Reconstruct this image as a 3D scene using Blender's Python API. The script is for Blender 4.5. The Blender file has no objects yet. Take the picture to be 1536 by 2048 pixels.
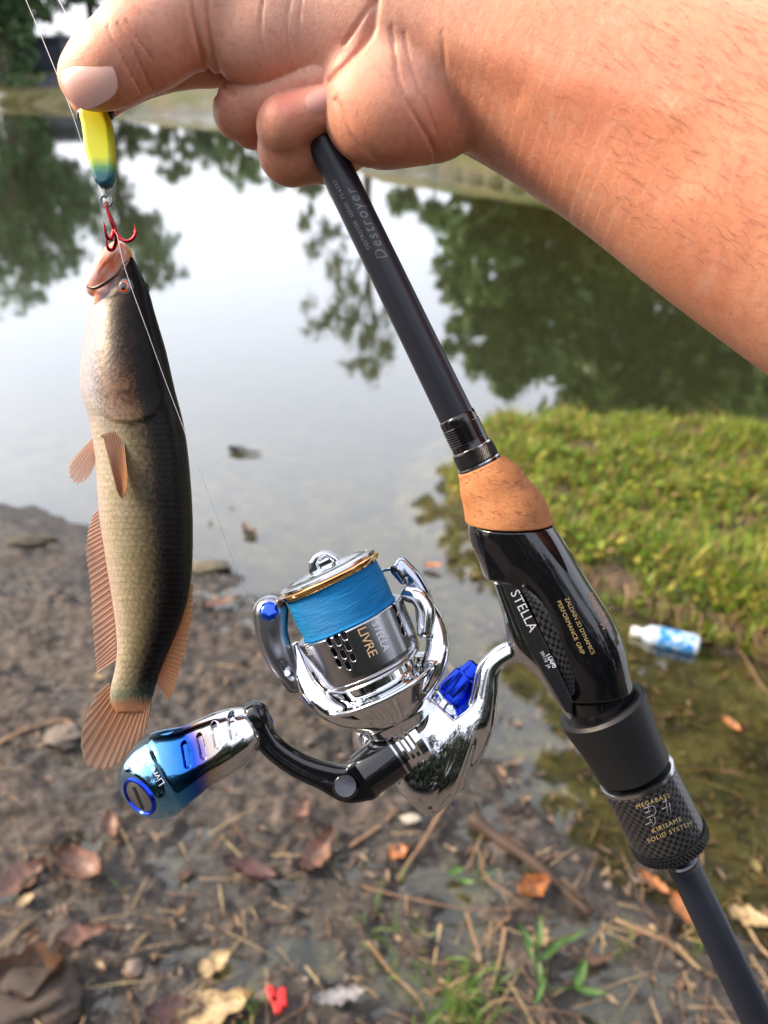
import bpy, bmesh, math, random
import numpy as np
from mathutils import Vector, Matrix

random.seed(7); np.random.seed(7)
SC = bpy.context.scene
COL = SC.collection
RAD = math.radians

# ---------------------------------------------------------------- camera
F_PX = 1547.0                       # focal length in photo pixels
PITCH = RAD(30.6)
CAM = np.array([0.0, 0.0, 1.5])
RIGHT = np.array([1.0, 0, 0])
UP = np.array([0, math.sin(PITCH), math.cos(PITCH)])
BACK = np.array([0, -math.cos(PITCH), math.sin(PITCH)])
cam_d = bpy.data.cameras.new('camera')
cam = bpy.data.objects.new('camera', cam_d); COL.objects.link(cam)
cam.location = CAM.tolist()
cam.rotation_euler = (math.pi / 2 - PITCH, 0, 0)
cam_d.sensor_fit = 'VERTICAL'
cam_d.sensor_height = 36.0
cam_d.lens = F_PX / 2048 * 36.0
cam_d.clip_start = 0.01; cam_d.clip_end = 2000
cam_d.dof.use_dof = True
cam_d.dof.focus_distance = 0.285
cam_d.dof.aperture_fstop = cam_d.lens / 2.7
SC.camera = cam

# ---------------------------------------------------------------- light
SUN_EL, SUN_AZ = RAD(36), RAD(-86)  # azimuth measured from +Y towards +X
w = bpy.data.worlds.new('World'); SC.world = w; w.use_nodes = True
wn = w.node_tree; wn.nodes.clear()
sky = wn.nodes.new('ShaderNodeTexSky'); sky.sky_type = 'NISHITA'; sky.sun_disc = False
sky.sun_elevation = SUN_EL; sky.sun_rotation = SUN_AZ
sky.altitude = 20; sky.air_density = 1.0; sky.dust_density = 5.0; sky.ozone_density = 1.5
hs = wn.nodes.new('ShaderNodeHueSaturation'); hs.inputs['Saturation'].default_value = 0.62
bg = wn.nodes.new('ShaderNodeBackground'); bg.inputs['Strength'].default_value = 0.15
wo = wn.nodes.new('ShaderNodeOutputWorld')
veil = wn.nodes.new('ShaderNodeMix'); veil.data_type = 'RGBA'          # thin even haze veil over the blue
veil.inputs[0].default_value = 0.55; veil.inputs[7].default_value = (6.4, 6.5, 7.2, 1)
wn.links.new(sky.outputs[0], hs.inputs['Color']); wn.links.new(hs.outputs[0], veil.inputs[6]); wn.links.new(veil.outputs[2], bg.inputs['Color'])
wn.links.new(bg.outputs[0], wo.inputs['Surface'])
sl = bpy.data.lights.new('sun', 'SUN'); sl.energy = 2.4; sl.angle = RAD(14.0); sl.color = (1.0, 0.77, 0.52)
so = bpy.data.objects.new('sun', sl); COL.objects.link(so)
sd = Vector((math.sin(SUN_AZ) * math.cos(SUN_EL), math.cos(SUN_AZ) * math.cos(SUN_EL), math.sin(SUN_EL)))
so.rotation_euler = sd.to_track_quat('Z', 'Y').to_euler(); so.location = (0, 0, 10)
SC.view_settings.view_transform = 'Standard'
try: SC.view_settings.look = 'None'
except Exception: pass
SC.view_settings.exposure = 1.15
SC.view_settings.gamma = 1.0
SC.cycles.max_bounces = 8; SC.cycles.transparent_max_bounces = 16
SC.cycles.caustics_reflective = False; SC.cycles.caustics_refractive = False
SC.cycles.use_denoising = True
SC.cycles.sample_clamp_indirect = 6

# ---------------------------------------------------------------- helpers
def tag(o, label=None, cat=None, group=None, kind=None):
    if label: o['label'] = label
    if cat: o['category'] = cat
    if group: o['group'] = group
    if kind: o['kind'] = kind
    return o

def empty(name, loc, label, cat, group=None):
    o = bpy.data.objects.new(name, None); COL.objects.link(o)
    o.location = [float(v) for v in loc]; o.empty_display_size = 0.02
    return tag(o, label, cat, group)

def link_mesh(name, me, mat=None, parent=None):
    o = bpy.data.objects.new(name, me); COL.objects.link(o)
    if mat is not None:
        me.materials.append(mat)
    if parent is not None:
        o.parent = parent
        q = parent; t = Vector((0, 0, 0))
        while q is not None:
            t += q.location; q = q.parent
        o.location = -t
    return o

def mesh_np(name, V, F, mat=None, parent=None, smooth=True, attrs=None, normals=None, flip=False):
    """V Nx3 world coordinates, F MxK int array or list of faces"""
    me = bpy.data.meshes.new(name)
    V = np.asarray(V, dtype=np.float32)
    if isinstance(F, np.ndarray):
        if flip: F = F[:, ::-1]
        k = F.shape[1]
        me.vertices.add(len(V)); me.vertices.foreach_set('co', V.ravel())
        me.loops.add(F.size); me.loops.foreach_set('vertex_index', np.ascontiguousarray(F, dtype=np.int32).ravel())
        me.polygons.add(len(F))
        me.polygons.foreach_set('loop_start', np.arange(0, F.size, k, dtype=np.int32))
        me.polygons.foreach_set('loop_total', np.full(len(F), k, dtype=np.int32))
        me.update(calc_edges=True)
        me.validate()
    else:
        if flip: F = [tuple(reversed(f)) for f in F]
        me.from_pydata(V.tolist(), [], [tuple(int(i) for i in f) for f in F]); me.update()
    if smooth:
        me.polygons.foreach_set('use_smooth', np.ones(len(me.polygons), dtype=bool))
    if attrs:
        for an, av in attrs.items():
            av = np.asarray(av, dtype=np.float32)
            if av.ndim == 1:
                a = me.attributes.new(an, 'FLOAT', 'POINT'); a.data.foreach_set('value', av)
            else:
                a = me.attributes.new(an, 'FLOAT_VECTOR', 'POINT'); a.data.foreach_set('vector', av.ravel())
    if normals is not None:
        me.normals_split_custom_set_from_vertices(np.asarray(normals, dtype=np.float32).tolist())
    return link_mesh(name, me, mat, parent)

class MB:
    """collects pieces into one mesh (world coordinates)"""
    def __init__(s): s.V = []; s.F = []; s.n = 0; s.A = []
    def add(s, V, F, a=0.0):
        V = np.asarray(V, dtype=float)
        s.V.append(V); s.F += [tuple(int(i) + s.n for i in f) for f in F]; s.n += len(V)
        s.A.append(np.full(len(V), a)); return s
    def box(s, c, size, rz=0.0, M=None, a=0.0):
        sx, sy, sz = [v / 2 for v in size]
        P = np.array([[x, y, z] for x in (-sx, sx) for y in (-sy, sy) for z in (-sz, sz)])
        if M is not None: P = P @ np.asarray(M).T
        c_, s_ = math.cos(rz), math.sin(rz)
        P = P @ np.array([[c_, s_, 0], [-s_, c_, 0], [0, 0, 1]]) + np.asarray(c)
        return s.add(P, [(0, 1, 3, 2), (4, 6, 7, 5), (0, 4, 5, 1), (2, 3, 7, 6), (0, 2, 6, 4), (1, 5, 7, 3)], a)
    def tube(s, P, r, n=8, a=0.0, caps=True):
        V, F = tube_geo(P, r, n, caps); return s.add(V, F, a)
    def build(s, name, mat, parent=None, smooth=False):
        return mesh_np(name, np.vstack(s.V), s.F, mat, parent, smooth, attrs={'tone': np.concatenate(s.A)})

def frames(P):
    P = np.asarray(P, dtype=float)
    T = np.gradient(P, axis=0); T /= np.linalg.norm(T, axis=1)[:, None] + 1e-12
    ref = np.array([0.13, 0.21, 0.97]);
    if abs(T[0] @ ref) > 0.9: ref = np.array([0.97, 0.1, 0.1])
    N = np.zeros_like(P); n = ref - T[0] * (ref @ T[0]); n /= np.linalg.norm(n); N[0] = n
    for i in range(1, len(P)):
        n = n - T[i] * (n @ T[i]); n /= np.linalg.norm(n) + 1e-12; N[i] = n
    return T, N, np.cross(T, N)

def tube_geo(P, r, n=8, caps=True):
    P = np.asarray(P, dtype=float); m = len(P)
    r = np.broadcast_to(np.asarray(r, dtype=float), (m,))
    T, N, B = frames(P)
    a = np.linspace(0, 2 * math.pi, n, endpoint=False)
    V = P[:, None] + r[:, None, None] * (np.cos(a)[None, :, None] * N[:, None] + np.sin(a)[None, :, None] * B[:, None])
    V = V.reshape(-1, 3)
    F = []
    for i in range(m - 1):
        for j in range(n):
            k = (j + 1) % n
            F.append((i * n + j, i * n + k, (i + 1) * n + k, (i + 1) * n + j))
    if caps:
        F.append(tuple(range(n - 1, -1, -1))); F.append(tuple(range((m - 1) * n, m * n)))
    return V, F

def spline(P, n=40):
    """Catmull-Rom through the points"""
    P = np.asarray(P, dtype=float)
    Q = np.vstack([2 * P[0] - P[1], P, 2 * P[-1] - P[-2]])
    ts = np.linspace(0, len(P) - 1, n); out = []
    for t in ts:
        i = min(int(t), len(P) - 2); u = t - i
        p0, p1, p2, p3 = Q[i], Q[i + 1], Q[i + 2], Q[i + 3]
        out.append(0.5 * ((2 * p1) + (-p0 + p2) * u + (2 * p0 - 5 * p1 + 4 * p2 - p3) * u * u + (-p0 + 3 * p1 - 3 * p2 + p3) * u ** 3))
    return np.array(out)

# value noise on numpy arrays
def _hash(i, j, s):
    h = (i * 374761393 + j * 668265263 + s * 2147483647) & 0xffffffff
    h = ((h ^ (h >> 13)) * 1274126177) & 0xffffffff
    return ((h ^ (h >> 16)) & 0xffff) / 65535.0
def vnoise(x, y, s=0):
    xi = np.floor(x).astype(np.int64); yi = np.floor(y).astype(np.int64)
    u = x - xi; v = y - yi; u = u * u * (3 - 2 * u); v = v * v * (3 - 2 * v)
    a = _hash(xi, yi, s); b = _hash(xi + 1, yi, s); c = _hash(xi, yi + 1, s); d = _hash(xi + 1, yi + 1, s)
    return (a * (1 - u) + b * u) * (1 - v) + (c * (1 - u) + d * u) * v
def fbm(x, y, o=4, s=0, g=0.5):
    t = 0; a = 1; n = 0
    for k in range(o):
        t = t + a * vnoise(x * 2 ** k + 17 * k, y * 2 ** k - 9 * k, s + k); n += a; a *= g
    return t / n

# pixel of the photograph -> point on a horizontal plane / at a distance
def ray(px, py):
    d = RIGHT * ((px - 768) / F_PX) + UP * ((1024 - py) / F_PX) - BACK
    return d
def G(px, py, z=0.0):
    d = ray(px, py); t = (z - CAM[2]) / d[2]; return CAM + t * d
def refl(px, py, Y):
    """place at depth Y (world y) whose mirror image in the water shows at the pixel"""
    d = ray(px, py); d = d * np.array([1, 1, -1]); t = Y / d[1]
    return CAM * np.array([1, 1, -1]) + t * d

# ---------------------------------------------------------------- materials
MATS = {}
class NT:
    """tiny node helper"""
    def __init__(s, name):
        m = bpy.data.materials.new(name); m.use_nodes = True
        s.m = m; s.t = m.node_tree; s.n = s.t.nodes
        s.p = s.n['Principled BSDF']; s.out = s.n['Material Output']; MATS[name] = m
    def node(s, typ, **kw):
        nd = s.n.new(typ)
        for k, v in kw.items():
            if k.startswith('_'): setattr(nd, k[1:], v)
            else: nd.inputs[k.replace('__', ' ')].default_value = v
        return nd
    def L(s, a, b): s.t.links.new(a, b); return s
    def coord(s, kind='Object', scale=(1, 1, 1)):
        tc = s.n.new('ShaderNodeTexCoord'); mp = s.n.new('ShaderNodeMapping')
        mp.inputs['Scale'].default_value = scale
        s.L(tc.outputs[kind], mp.inputs['Vector']); return mp.outputs[0]
    def attr(s, name, out='Fac'):
        a = s.n.new('ShaderNodeAttribute'); a.attribute_name = name; return a.outputs[out]
    def noise(s, vec, scale, detail=4, rough=0.55, dist=0.0):
        nd = s.node('ShaderNodeTexNoise', Scale=scale, Detail=detail, Roughness=rough, Distortion=dist)
        if vec is not None: s.L(vec, nd.inputs['Vector'])
        return nd.outputs['Fac']
    def voro(s, vec, scale, feature='F1', out='Distance', rnd=1.0):
        nd = s.n.new('ShaderNodeTexVoronoi'); nd.feature = feature
        nd.inputs['Scale'].default_value = scale; nd.inputs['Randomness'].default_value = rnd
        if vec is not None: s.L(vec, nd.inputs['Vector'])
        return nd.outputs[out]
    def ramp(s, fac, stops, interp='LINEAR'):
        r = s.n.new('ShaderNodeValToRGB'); r.color_ramp.interpolation = interp
        e = r.color_ramp.elements
        while len(e) < len(stops): e.new(0.5)
        for el, (p, c) in zip(e, stops):
            el.position = p; el.color = (*c, 1) if len(c) == 3 else c
        s.L(fac, r.inputs[0]); return r.outputs[0]
    def mix(s, fac, a, b, mode='MIX'):
        m = s.n.new('ShaderNodeMix'); m.data_type = 'RGBA'; m.blend_type = mode
        for inp, v in ((m.inputs[0], fac), (m.inputs[6], a), (m.inputs[7], b)):
            if isinstance(v, (int, float)): inp.default_value = v
            elif isinstance(v, tuple): inp.default_value = (*v, 1)
            else: s.L(v, inp)
        return m.outputs[2]
    def math(s, op, a, b=0.0, c=0.0):
        m = s.n.new('ShaderNodeMath'); m.operation = op
        for i, v in enumerate((a, b, c)):
            if isinstance(v, (int, float)): m.inputs[i].default_value = v
            else: s.L(v, m.inputs[i])
        return m.outputs[0]
    def bump(s, h, strength=0.3, dist=0.001, nrm=None):
        b = s.node('ShaderNodeBump', Strength=strength, Distance=dist); s.L(h, b.inputs['Height'])
        if nrm is not None: s.L(nrm, b.inputs['Normal'])
        s.L(b.outputs[0], s.p.inputs['Normal']); return b.outputs[0]
    def set(s, **kw):
        for k, v in kw.items():
            inp = s.p.inputs[k.replace('__', ' ')]
            if isinstance(v, (int, float)): inp.default_value = v
            elif isinstance(v, tuple): inp.default_value = (*v, 1) if len(v) == 3 and inp.type == 'RGBA' else v
            else: s.L(v, inp)
        return s

def simple(name, col, rough=0.5, metal=0.0, **kw):
    t = NT(name); t.set(Base__Color=col, Roughness=rough, Metallic=metal, **kw); return t.m
# ================================================================ SETTING
def poly(pts): return np.array([G(*p)[:2] for p in pts])
NEAR = np.vstack([[[-40, 7]], poly([(-700, 960), (-250, 985), (0, 1012), (90, 1040), (180, 1085), (300, 1120), (420, 1150), (520, 1205), (640, 1260),
        (760, 1340), (850, 1440), (915, 1545), (975, 1625), (1080, 1690), (1250, 1790), (1400, 1850), (1560, 1900), (1800, 1960), (2300, 2020)]),
        [[40, 0.2], [40, -60], [-40, -60]]])
PROM = np.vstack([poly([(2300, 900), (1800, 892), (1536, 886), (1400, 872), (1250, 868), (1100, 858), (985, 862), (925, 905), (900, 960), (905, 1020), (950, 1050), (1040, 1100),
        (1120, 1150), (1190, 1200), (1280, 1235), (1400, 1275), (1536, 1330), (1800, 1420), (2300, 1600)])])
FAR = np.vstack([[[-160, 60]], poly([(-1500, 196), (-400, 200), (0, 206), (140, 212), (300, 222), (430, 230), (560, 262), (640, 300), (720, 330), (900, 350), (1080, 386),
        (1300, 450), (1536, 520), (1800, 600), (2500, 760)]), [[60, 2.0], [300, 2], [300, 400], [-300, 400], [-300, 60]]])

def sdist(P, poly):
    """signed distance, positive inside"""
    d = np.full(len(P), 1e9); inside = np.zeros(len(P), bool)
    n = len(poly)
    for i in range(n):
        a = poly[i]; b = poly[(i + 1) % n]; ab = b - a
        t = np.clip(((P - a) @ ab) / (ab @ ab), 0, 1)
        q = P - a - t[:, None] * ab
        d = np.minimum(d, np.hypot(q[:, 0], q[:, 1]))
        c = ((a[1] > P[:, 1]) != (b[1] > P[:, 1]))
        with np.errstate(divide='ignore', invalid='ignore'):
            xi = (b[0] - a[0]) * (P[:, 1] - a[1]) / (b[1] - a[1]) + a[0]
        inside ^= c & (P[:, 0] < xi)
    return np.where(inside, d, -d)

def terrain_h(P):
    x, y = P[:, 0], P[:, 1]
    w1 = (fbm(x * 3.1, y * 3.1, 4, 3) - 0.5)
    w2 = (fbm(x * 0.15, y * 0.15, 3, 5) - 0.5)
    dn = sdist(P, NEAR) + w1 * 0.16
    dp = sdist(P, PROM) + w1 * 0.10
    df = sdist(P, FAR) + w2 * 2.5 * np.clip((y - 8) / 20, 0, 1)
    rough = fbm(x * 6, y * 13, 5, 11, 0.60)
    fine = fbm(x * 42, y * 60, 3, 23, 0.6)
    ridge = 1 - np.abs(2 * fbm(x * 5, y * 8, 4, 31) - 1)
    lump = np.clip((x * 0 + 2.8 - y) / 1.2, 0.25, 1)
    # the muddy near shore: barely above the water, lumps and hollows that hold puddles
    hn = np.where(dn > 0, 0.003 + (0.022 - 0.016 * np.clip((1.45 - y) / .4, 0, 1)) * (1 - np.exp(-dn / 0.35)) + 0.03 * np.clip(dn - 0.6, 0, 3), np.maximum(dn * 0.10, -0.16 - 0.02 * np.abs(dn)) * (dn < 0) + 0.003)
    hn = hn + ((rough - 0.5) * 0.050 + (fine - 0.5) * 0.012 + (ridge - 0.75) * 0.034) * lump * np.clip((dn + 0.35) / 0.35, 0.35, 1)
    clod = fbm(x * 15 + 3 * w1, y * 30, 4, 61, 0.55); hn = hn + (np.abs(clod - .5) * 2 - .22) * 0.034 * np.clip((3.0 - y) / 1.2, 0, 1) * np.clip((dn + .1) / .2, 0, 1)
    # a few shallow puddle basins
    for (px, py, r) in ((70, 1880, .065), (480, 1980, .07), (560, 1770, .055), (900, 1850, .085), (330, 1935, .04), (150, 1700, .03), (20, 1780, .05), (640, 1905, .05)):
        c = G(px, py)[:2]; q = np.hypot(x - c[0], (y - c[1]) * 1.3) + (rough - .5) * 0.16 + w1 * 0.1
        hn = hn - 0.040 * np.clip(1 - (q / r) ** 2, 0, 1)
    hp = np.where(dp > 0, 0.015 + 0.085 * (1 - np.exp(-dp / 0.035)) + 0.02 * np.clip(dp, 0, 1.5), np.maximum(dp * 0.4, -0.12 - 0.06 * np.abs(dp)) * (dp < 0))
    hp = hp + (rough - 0.5) * 0.07 + (fbm(x * 2.2, y * 2.2, 2, 91) - .5) * .07 * (dp > 0)
    hf = np.where(df > 0, 0.02 + 0.35 * (1 - np.exp(-df / 0.6)) + np.clip(df, 0, 14) * 0.035, np.clip(df * 0.12, -0.9, 0)) + (w2 * 0.5 * (df > 0))
    return np.maximum(np.maximum(hn, hp), hf), dn, dp, df

def axis(lo, hi, a, b, st, g=1.13):
    mid = list(np.arange(a, b, st)); up = []; v = b; s = st
    while v < hi: up.append(v); s *= g; v += s
    up.append(hi); dn = []; v = a - st; s = st
    while v > lo: dn.append(v); s *= g; v -= s
    dn.append(lo); return np.array(dn[::-1] + mid + up)
xs = axis(-280, 280, -1.25, 1.75, 0.0085, 1.07); ys = axis(-60, 380, 0.55, 2.9, 0.0085, 1.045)
X, Y = np.meshgrid(xs, ys); P2 = np.stack([X.ravel(), Y.ravel()], 1)
H, DN, DP, DF = terrain_h(P2)
nx, ny = len(xs), len(ys)
I = np.arange(nx * ny).reshape(ny, nx)
TF = np.stack([I[:-1, :-1].ravel(), I[:-1, 1:].ravel(), I[1:, 1:].ravel(), I[1:, :-1].ravel()], 1)

t = NT('mud')
oc = t.coord('Object')
n1 = t.noise(oc, 7, 6, 0.62); n2 = t.noise(oc, 38, 6, 0.65, 0.6); n3 = t.noise(oc, 190, 4, 0.6); nb = t.noise(oc, 1.2, 4, 0.6)
dry = t.ramp(n2, [(0.28, (0.016, 0.014, 0.013)), (0.45, (0.050, 0.041, 0.034)), (0.60, (0.125, 0.098, 0.080)), (0.8, (0.24, 0.19, 0.155))])
wetc = t.ramp(n2, [(0.3, (0.012, 0.011, 0.010)), (0.7, (0.060, 0.049, 0.040))])
wetf = t.math('ADD', t.math('ADD', t.attr('wet'), t.math('MULTIPLY', t.math('SUBTRACT', t.noise(oc, 2.6, 5, 0.65), 0.52), 5.0)), t.math('MULTIPLY', t.math('SUBTRACT', n1, 0.46), 2.2))
wetf = t.ramp(wetf, [(0.35, (0, 0, 0)), (0.65, (1, 1, 1))])
mudc = t.mix(wetf, dry, wetc)
silt = t.ramp(t.noise(oc, 9, 6, 0.65, 1.0), [(0.32, (0.022, 0.02, 0.010)), (0.44, (0.07, 0.062, 0.026)), (0.58, (0.135, 0.112, 0.045)), (0.74, (0.20, 0.155, 0.07))])
silt = t.mix(t.attr('deep'), silt, (0.042, 0.047, 0.020))
mudc = t.mix(t.attr('bed'), mudc, silt)
bankc = t.ramp(t.noise(oc, 0.7, 6, 0.65), [(0.3, (0.03, 0.055, 0.010)), (0.45, (0.075, 0.085, 0.020)), (0.6, (0.13, 0.105, 0.040)), (0.8, (0.17, 0.12, 0.065))])
soil = t.ramp(n2, [(0.3, (0.03, 0.02, 0.012)), (0.7, (0.13, 0.085, 0.05))])
c = t.mix(t.attr('far'), mudc, bankc); c = t.mix(t.attr('prom'), c, soil)
t.set(Base__Color=c, Roughness=t.ramp(wetf, [(0.0, (0.75,) * 3), (1.0, (0.11,) * 3)]))
hh = t.math('ADD', t.math('MULTIPLY', n2, 0.8), t.math('MULTIPLY', n3, 0.35))
t.bump(hh, 0.9, 0.012)
wet = np.clip(1.25 - H / 0.022, 0, 1.6)
bed = np.clip((-H) / 0.02, 0, 1)
ground = mesh_np('ground', np.stack([P2[:, 0], P2[:, 1], H], 1), TF, t.m, attrs={
    'wet': wet, 'bed': bed, 'deep': np.clip((-H - .06) / .12, 0, 1), 'far': np.clip((DF + .2) / .4, 0, 1), 'prom': np.clip(DP / 0.03 + .5, 0, 1) * (DF < 0)})
tag(ground, 'muddy shore, pond bed and banks', kind='structure')

def gz(x, y):
    return float(terrain_h(np.array([[x, y]]))[0][0])
def gzs(P):
    return terrain_h(np.asarray(P)[:, :2])[0]

# water: one sheet, mirror-like at a low angle, clear enough in the shallows
t = NT('pond_water')
gg = t.n.new('ShaderNodeNewGeometry'); dp = t.n.new('ShaderNodeVectorMath'); dp.operation = 'DOT_PRODUCT'
t.L(gg.outputs['Incoming'], dp.inputs[1])
fres = t.math('ADD', 0.06, t.math('MULTIPLY', 0.94, t.math('POWER', t.math('SUBTRACT', 1.0, t.math('MINIMUM', t.math('ABSOLUTE', dp.outputs['Value']), 1.0)), 2.2)))
gl = t.node('ShaderNodeBsdfGlossy', Roughness=0.035, Color=(1, 1, 1, 1))
tr = t.node('ShaderNodeBsdfTransparent', Color=(0.84, 0.86, 0.70, 1))
mx = t.node('ShaderNodeMixShader')
oc = t.coord('Object', (1, 1, 1))
nn = t.math('ADD', t.noise(oc, 2.2, 3, 0.5), t.math('MULTIPLY', t.noise(oc, 0.35, 2, 0.5), 2.0))
bm = t.node('ShaderNodeBump', Strength=0.16, Distance=0.008); t.L(nn, bm.inputs['Height'])
t.L(bm.outputs[0], dp.inputs[0]); t.L(bm.outputs[0], gl.inputs['Normal'])
t.L(fres, mx.inputs[0]); t.L(tr.outputs[0], mx.inputs[1]); t.L(gl.outputs[0], mx.inputs[2])
t.L(mx.outputs[0], t.out.inputs['Surface'])
water = mesh_np('water', [[-280, -60, 0], [280, -60, 0], [280, 380, 0], [-280, 380, 0]], [(0, 1, 2, 3)], t.m)
tag(water, 'calm pond water mirroring the pale sky and trees', kind='structure')

# ------------------------------------------------------------ trees
def leafmat(name, c1, c2, trans=0.35):
    t = NT(name)
    g = t.n.new('ShaderNodeNewGeometry')
    col = t.ramp(g.outputs['Random Per Island'], [(0.0, c1), (1.0, c2)])
    t.set(Base__Color=col, Roughness=0.5)
    tl = t.node('ShaderNodeBsdfTranslucent'); t.L(col, tl.inputs['Color'])
    m = t.node('ShaderNodeMixShader', Fac=trans)
    t.L(t.p.outputs[0], m.inputs[1]); t.L(tl.outputs[0], m.inputs[2]); t.L(m.outputs[0], t.out.inputs['Surface'])
    return t.m
LM = [leafmat('leaf_dark', (0.032, 0.08, 0.025), (0.08, 0.155, 0.05)), leafmat('leaf_mid', (0.045, 0.11, 0.022), (0.11, 0.19, 0.045)),
      leafmat('leaf_olive', (0.06, 0.085, 0.025), (0.15, 0.18, 0.06))]
t = NT('bark'); oc = t.coord('Object', (1, 1, 0.25)); nn = t.noise(oc, 14, 5, 0.6)
t.set(Base__Color=t.ramp(nn, [(0.3, (0.03, 0.024, 0.018)), (0.7, (0.12, 0.095, 0.07))]), Roughness=0.9); t.bump(nn, 0.6, 0.03); BARK = t.m

def leaf_cloud(blobs, n, size, droop=0.0, seed=0):
    """many leaf faces inside uneven blobs, clumped so that the sky shows through"""
    rs = np.random.RandomState(seed); V = []; 
    wts = np.array([b[1] ** 2 for b in blobs]); wts = wts / wts.sum()
    for (c, r, sq), wt in zip([(np.array(b[0]), b[1], b[2] if len(b) > 2 else 0.75) for b in blobs], wts):
        m = max(6, int(n * wt)); nc = max(5, m // 26)
        u = rs.normal(size=(nc, 3)); u /= np.linalg.norm(u, axis=1)[:, None]
        cc = c + u * (r * rs.uniform(0.25, 1.0, nc) ** 0.6)[:, None] * np.array([1, 1, sq])
        k = rs.randint(0, nc, m); q = rs.normal(size=(m, 3)) * r * np.array([0.13, 0.13, 0.09 + droop])
        p = cc[k] + q; V.append(p)
    P = np.vstack(V); m = len(P)
    a = rs.normal(size=(m, 3)); a /= np.linalg.norm(a, axis=1)[:, None]
    b = np.cross(a, rs.normal(size=(m, 3))); b /= np.linalg.norm(b, axis=1)[:, None]
    s = size * rs.uniform(0.6, 1.5, m)[:, None]
    Q = np.stack([P - a * s, P + b * s * 0.45, P + a * s, P - b * s * 0.45], 1).reshape(-1, 3)
    F = np.arange(m * 4).reshape(m, 4)
    return Q, F

def tree(name, base, top, r0, blobs, n, size, mat, label, seed, group=None, droop=0.0, limbs=True):
    base = np.array(base, float); top = np.array(top, float)
    e = empty(name, base, label, 'tree', group); rs = random.Random(seed)
    mb = MB()
    mid = (base + top) / 2 + np.array([rs.uniform(-.3, .3), rs.uniform(-.3, .3), 0]) * np.linalg.norm(top - base) * 0.12
    tr = spline([base - [0, 0, .3], mid, top], 14)
    mb.tube(tr, np.linspace(r0, r0 * 0.35, 14), 9)
    if limbs:
        for b in blobs:
            c = np.array(b[0]); i = rs.randint(5, 11)
            s0 = tr[i]; mm = (s0 + c) / 2 + np.array([0, 0, 0.12]) * np.linalg.norm(c - s0)
            mb.tube(spline([s0, mm, c], 8), np.linspace(r0 * 0.4, r0 * 0.1, 8), 6)
            for q in range(3):
                c2 = c + np.array([rs.uniform(-1, 1), rs.uniform(-1, 1), rs.uniform(-.6, .8)]) * b[1] * 0.8
                mb.tube(spline([mm, (mm + c2) / 2 + [0, 0, .05], c2], 6), np.linspace(r0 * 0.18, r0 * 0.05, 6), 5)
    mb.build('trunk', BARK, e, smooth=True)
    Q, F = leaf_cloud(blobs, n, size, droop, seed)
    mesh_np('crown', Q, F, mat, e, smooth=False)
    return e

def R3(px, py, Y, r, sq=0.8):
    """blob whose mirror image is centred at the pixel; r in photo pixels"""
    c = refl(px, py, Y); return (c, r * np.linalg.norm(c - CAM) / F_PX, sq)
def base_at(px, Y):
    d = ray(px, 200); x = d[0] / d[1] * Y; return np.array([x, Y, gz(x, Y)])

# left bank trees, mirrored at the left of the pond
tree('bank_tree', base_at(20, 33), refl(35, 520, 33), 0.28, [R3(30, 430, 33, 120), R3(90, 500, 33, 85), R3(-60, 520, 33, 130), R3(110, 380, 33, 70), R3(20, 300, 33, 90), R3(60, 560, 33, 50)],
     5600, 0.17, LM[0], 'tall dark tree at the far left of the opposite bank', 1)
tree('bank_tree', base_at(205, 36), refl(240, 500, 36), 0.22, [R3(300, 480, 36, 62), R3(240, 450, 36, 55), R3(330, 545, 36, 38), R3(235, 380, 36, 32), R3(280, 560, 36, 42)],
     3000, 0.15, LM[0], 'slender tree with a straight trunk right of the bright sky gap on the far bank', 2)
tree('bank_tree', base_at(-330, 40), refl(-300, 600, 40), 0.3, [R3(-330, 480, 40, 170), R3(-220, 380, 40, 120), R3(-420, 360, 40, 150)],
     4500, 0.2, LM[1], 'broad tree beyond the left frame edge of the far bank', 3)
# willow-like tree in the middle
tree('bank_tree', base_at(735, 21), refl(745, 640, 21), 0.13, [R3(650, 500, 21, 42, 1.1), R3(690, 580, 21, 46, 1.2), R3(760, 690, 21, 48, 1.1), R3(640, 640, 21, 40, 1.0), R3(720, 740, 21, 42, .7), R3(800, 620, 21, 36, 1.0), R3(620, 440, 21, 26, 1.0), R3(700, 660, 21, 40)],
     3000, 0.075, LM[2], 'thin drooping tree mirrored in the middle of the pond behind the rod', 4, droop=0.10)
# low belt of shrubs and trees behind the bank, mirrored as the green band under the far shore
belt = [(45, 300, 42, 48, 1), (350, 330, 34, 42, 1), (420, 300, 38, 50, 0), (480, 345, 33, 45, 1), (560, 350, 30, 38, 1),
        (620, 372, 29, 30, 2), (690, 372, 27, 34, 1), (800, 400, 24, 36, 1), (250, 285, 40, 46, 0), (870, 430, 22, 40, 1)]
BL = ['dense green bush left of the dock on the far bank', 'round bush on the far bank behind the thumb',
      'dark spreading tree on the far bank above the curled fingers', 'mid-green tree on the far bank mirrored left of the rod', 'small tree mirrored just left of the rod blank',
      'pale olive shrub mirrored right beside the rod blank', 'leafy tree on the right bank mirrored right of the rod blank', 'bushy tree on the right bank mirrored under the wrist',
      'dark tree of the far bank mirrored beside the lure', 'green tree on the right bank mirrored left of the big shade']
for i, (px, py, Yd, r, k) in enumerate(belt):
    b0 = base_at(px, Yd)
    tree('bank_tree', b0, refl(px, (py + 215) / 2 + 10, Yd), 0.12,
         [R3(px, py, Yd, r * .8), R3(px - r * .6, (py + 240) / 2, Yd, r * .7), R3(px + r * .6, (py + 250) / 2 + 8, Yd, r * .7), R3(px + r * .2, 225, Yd, r * .8)],
         1500, 0.16, LM[k], BL[i], 20 + i)
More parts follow.
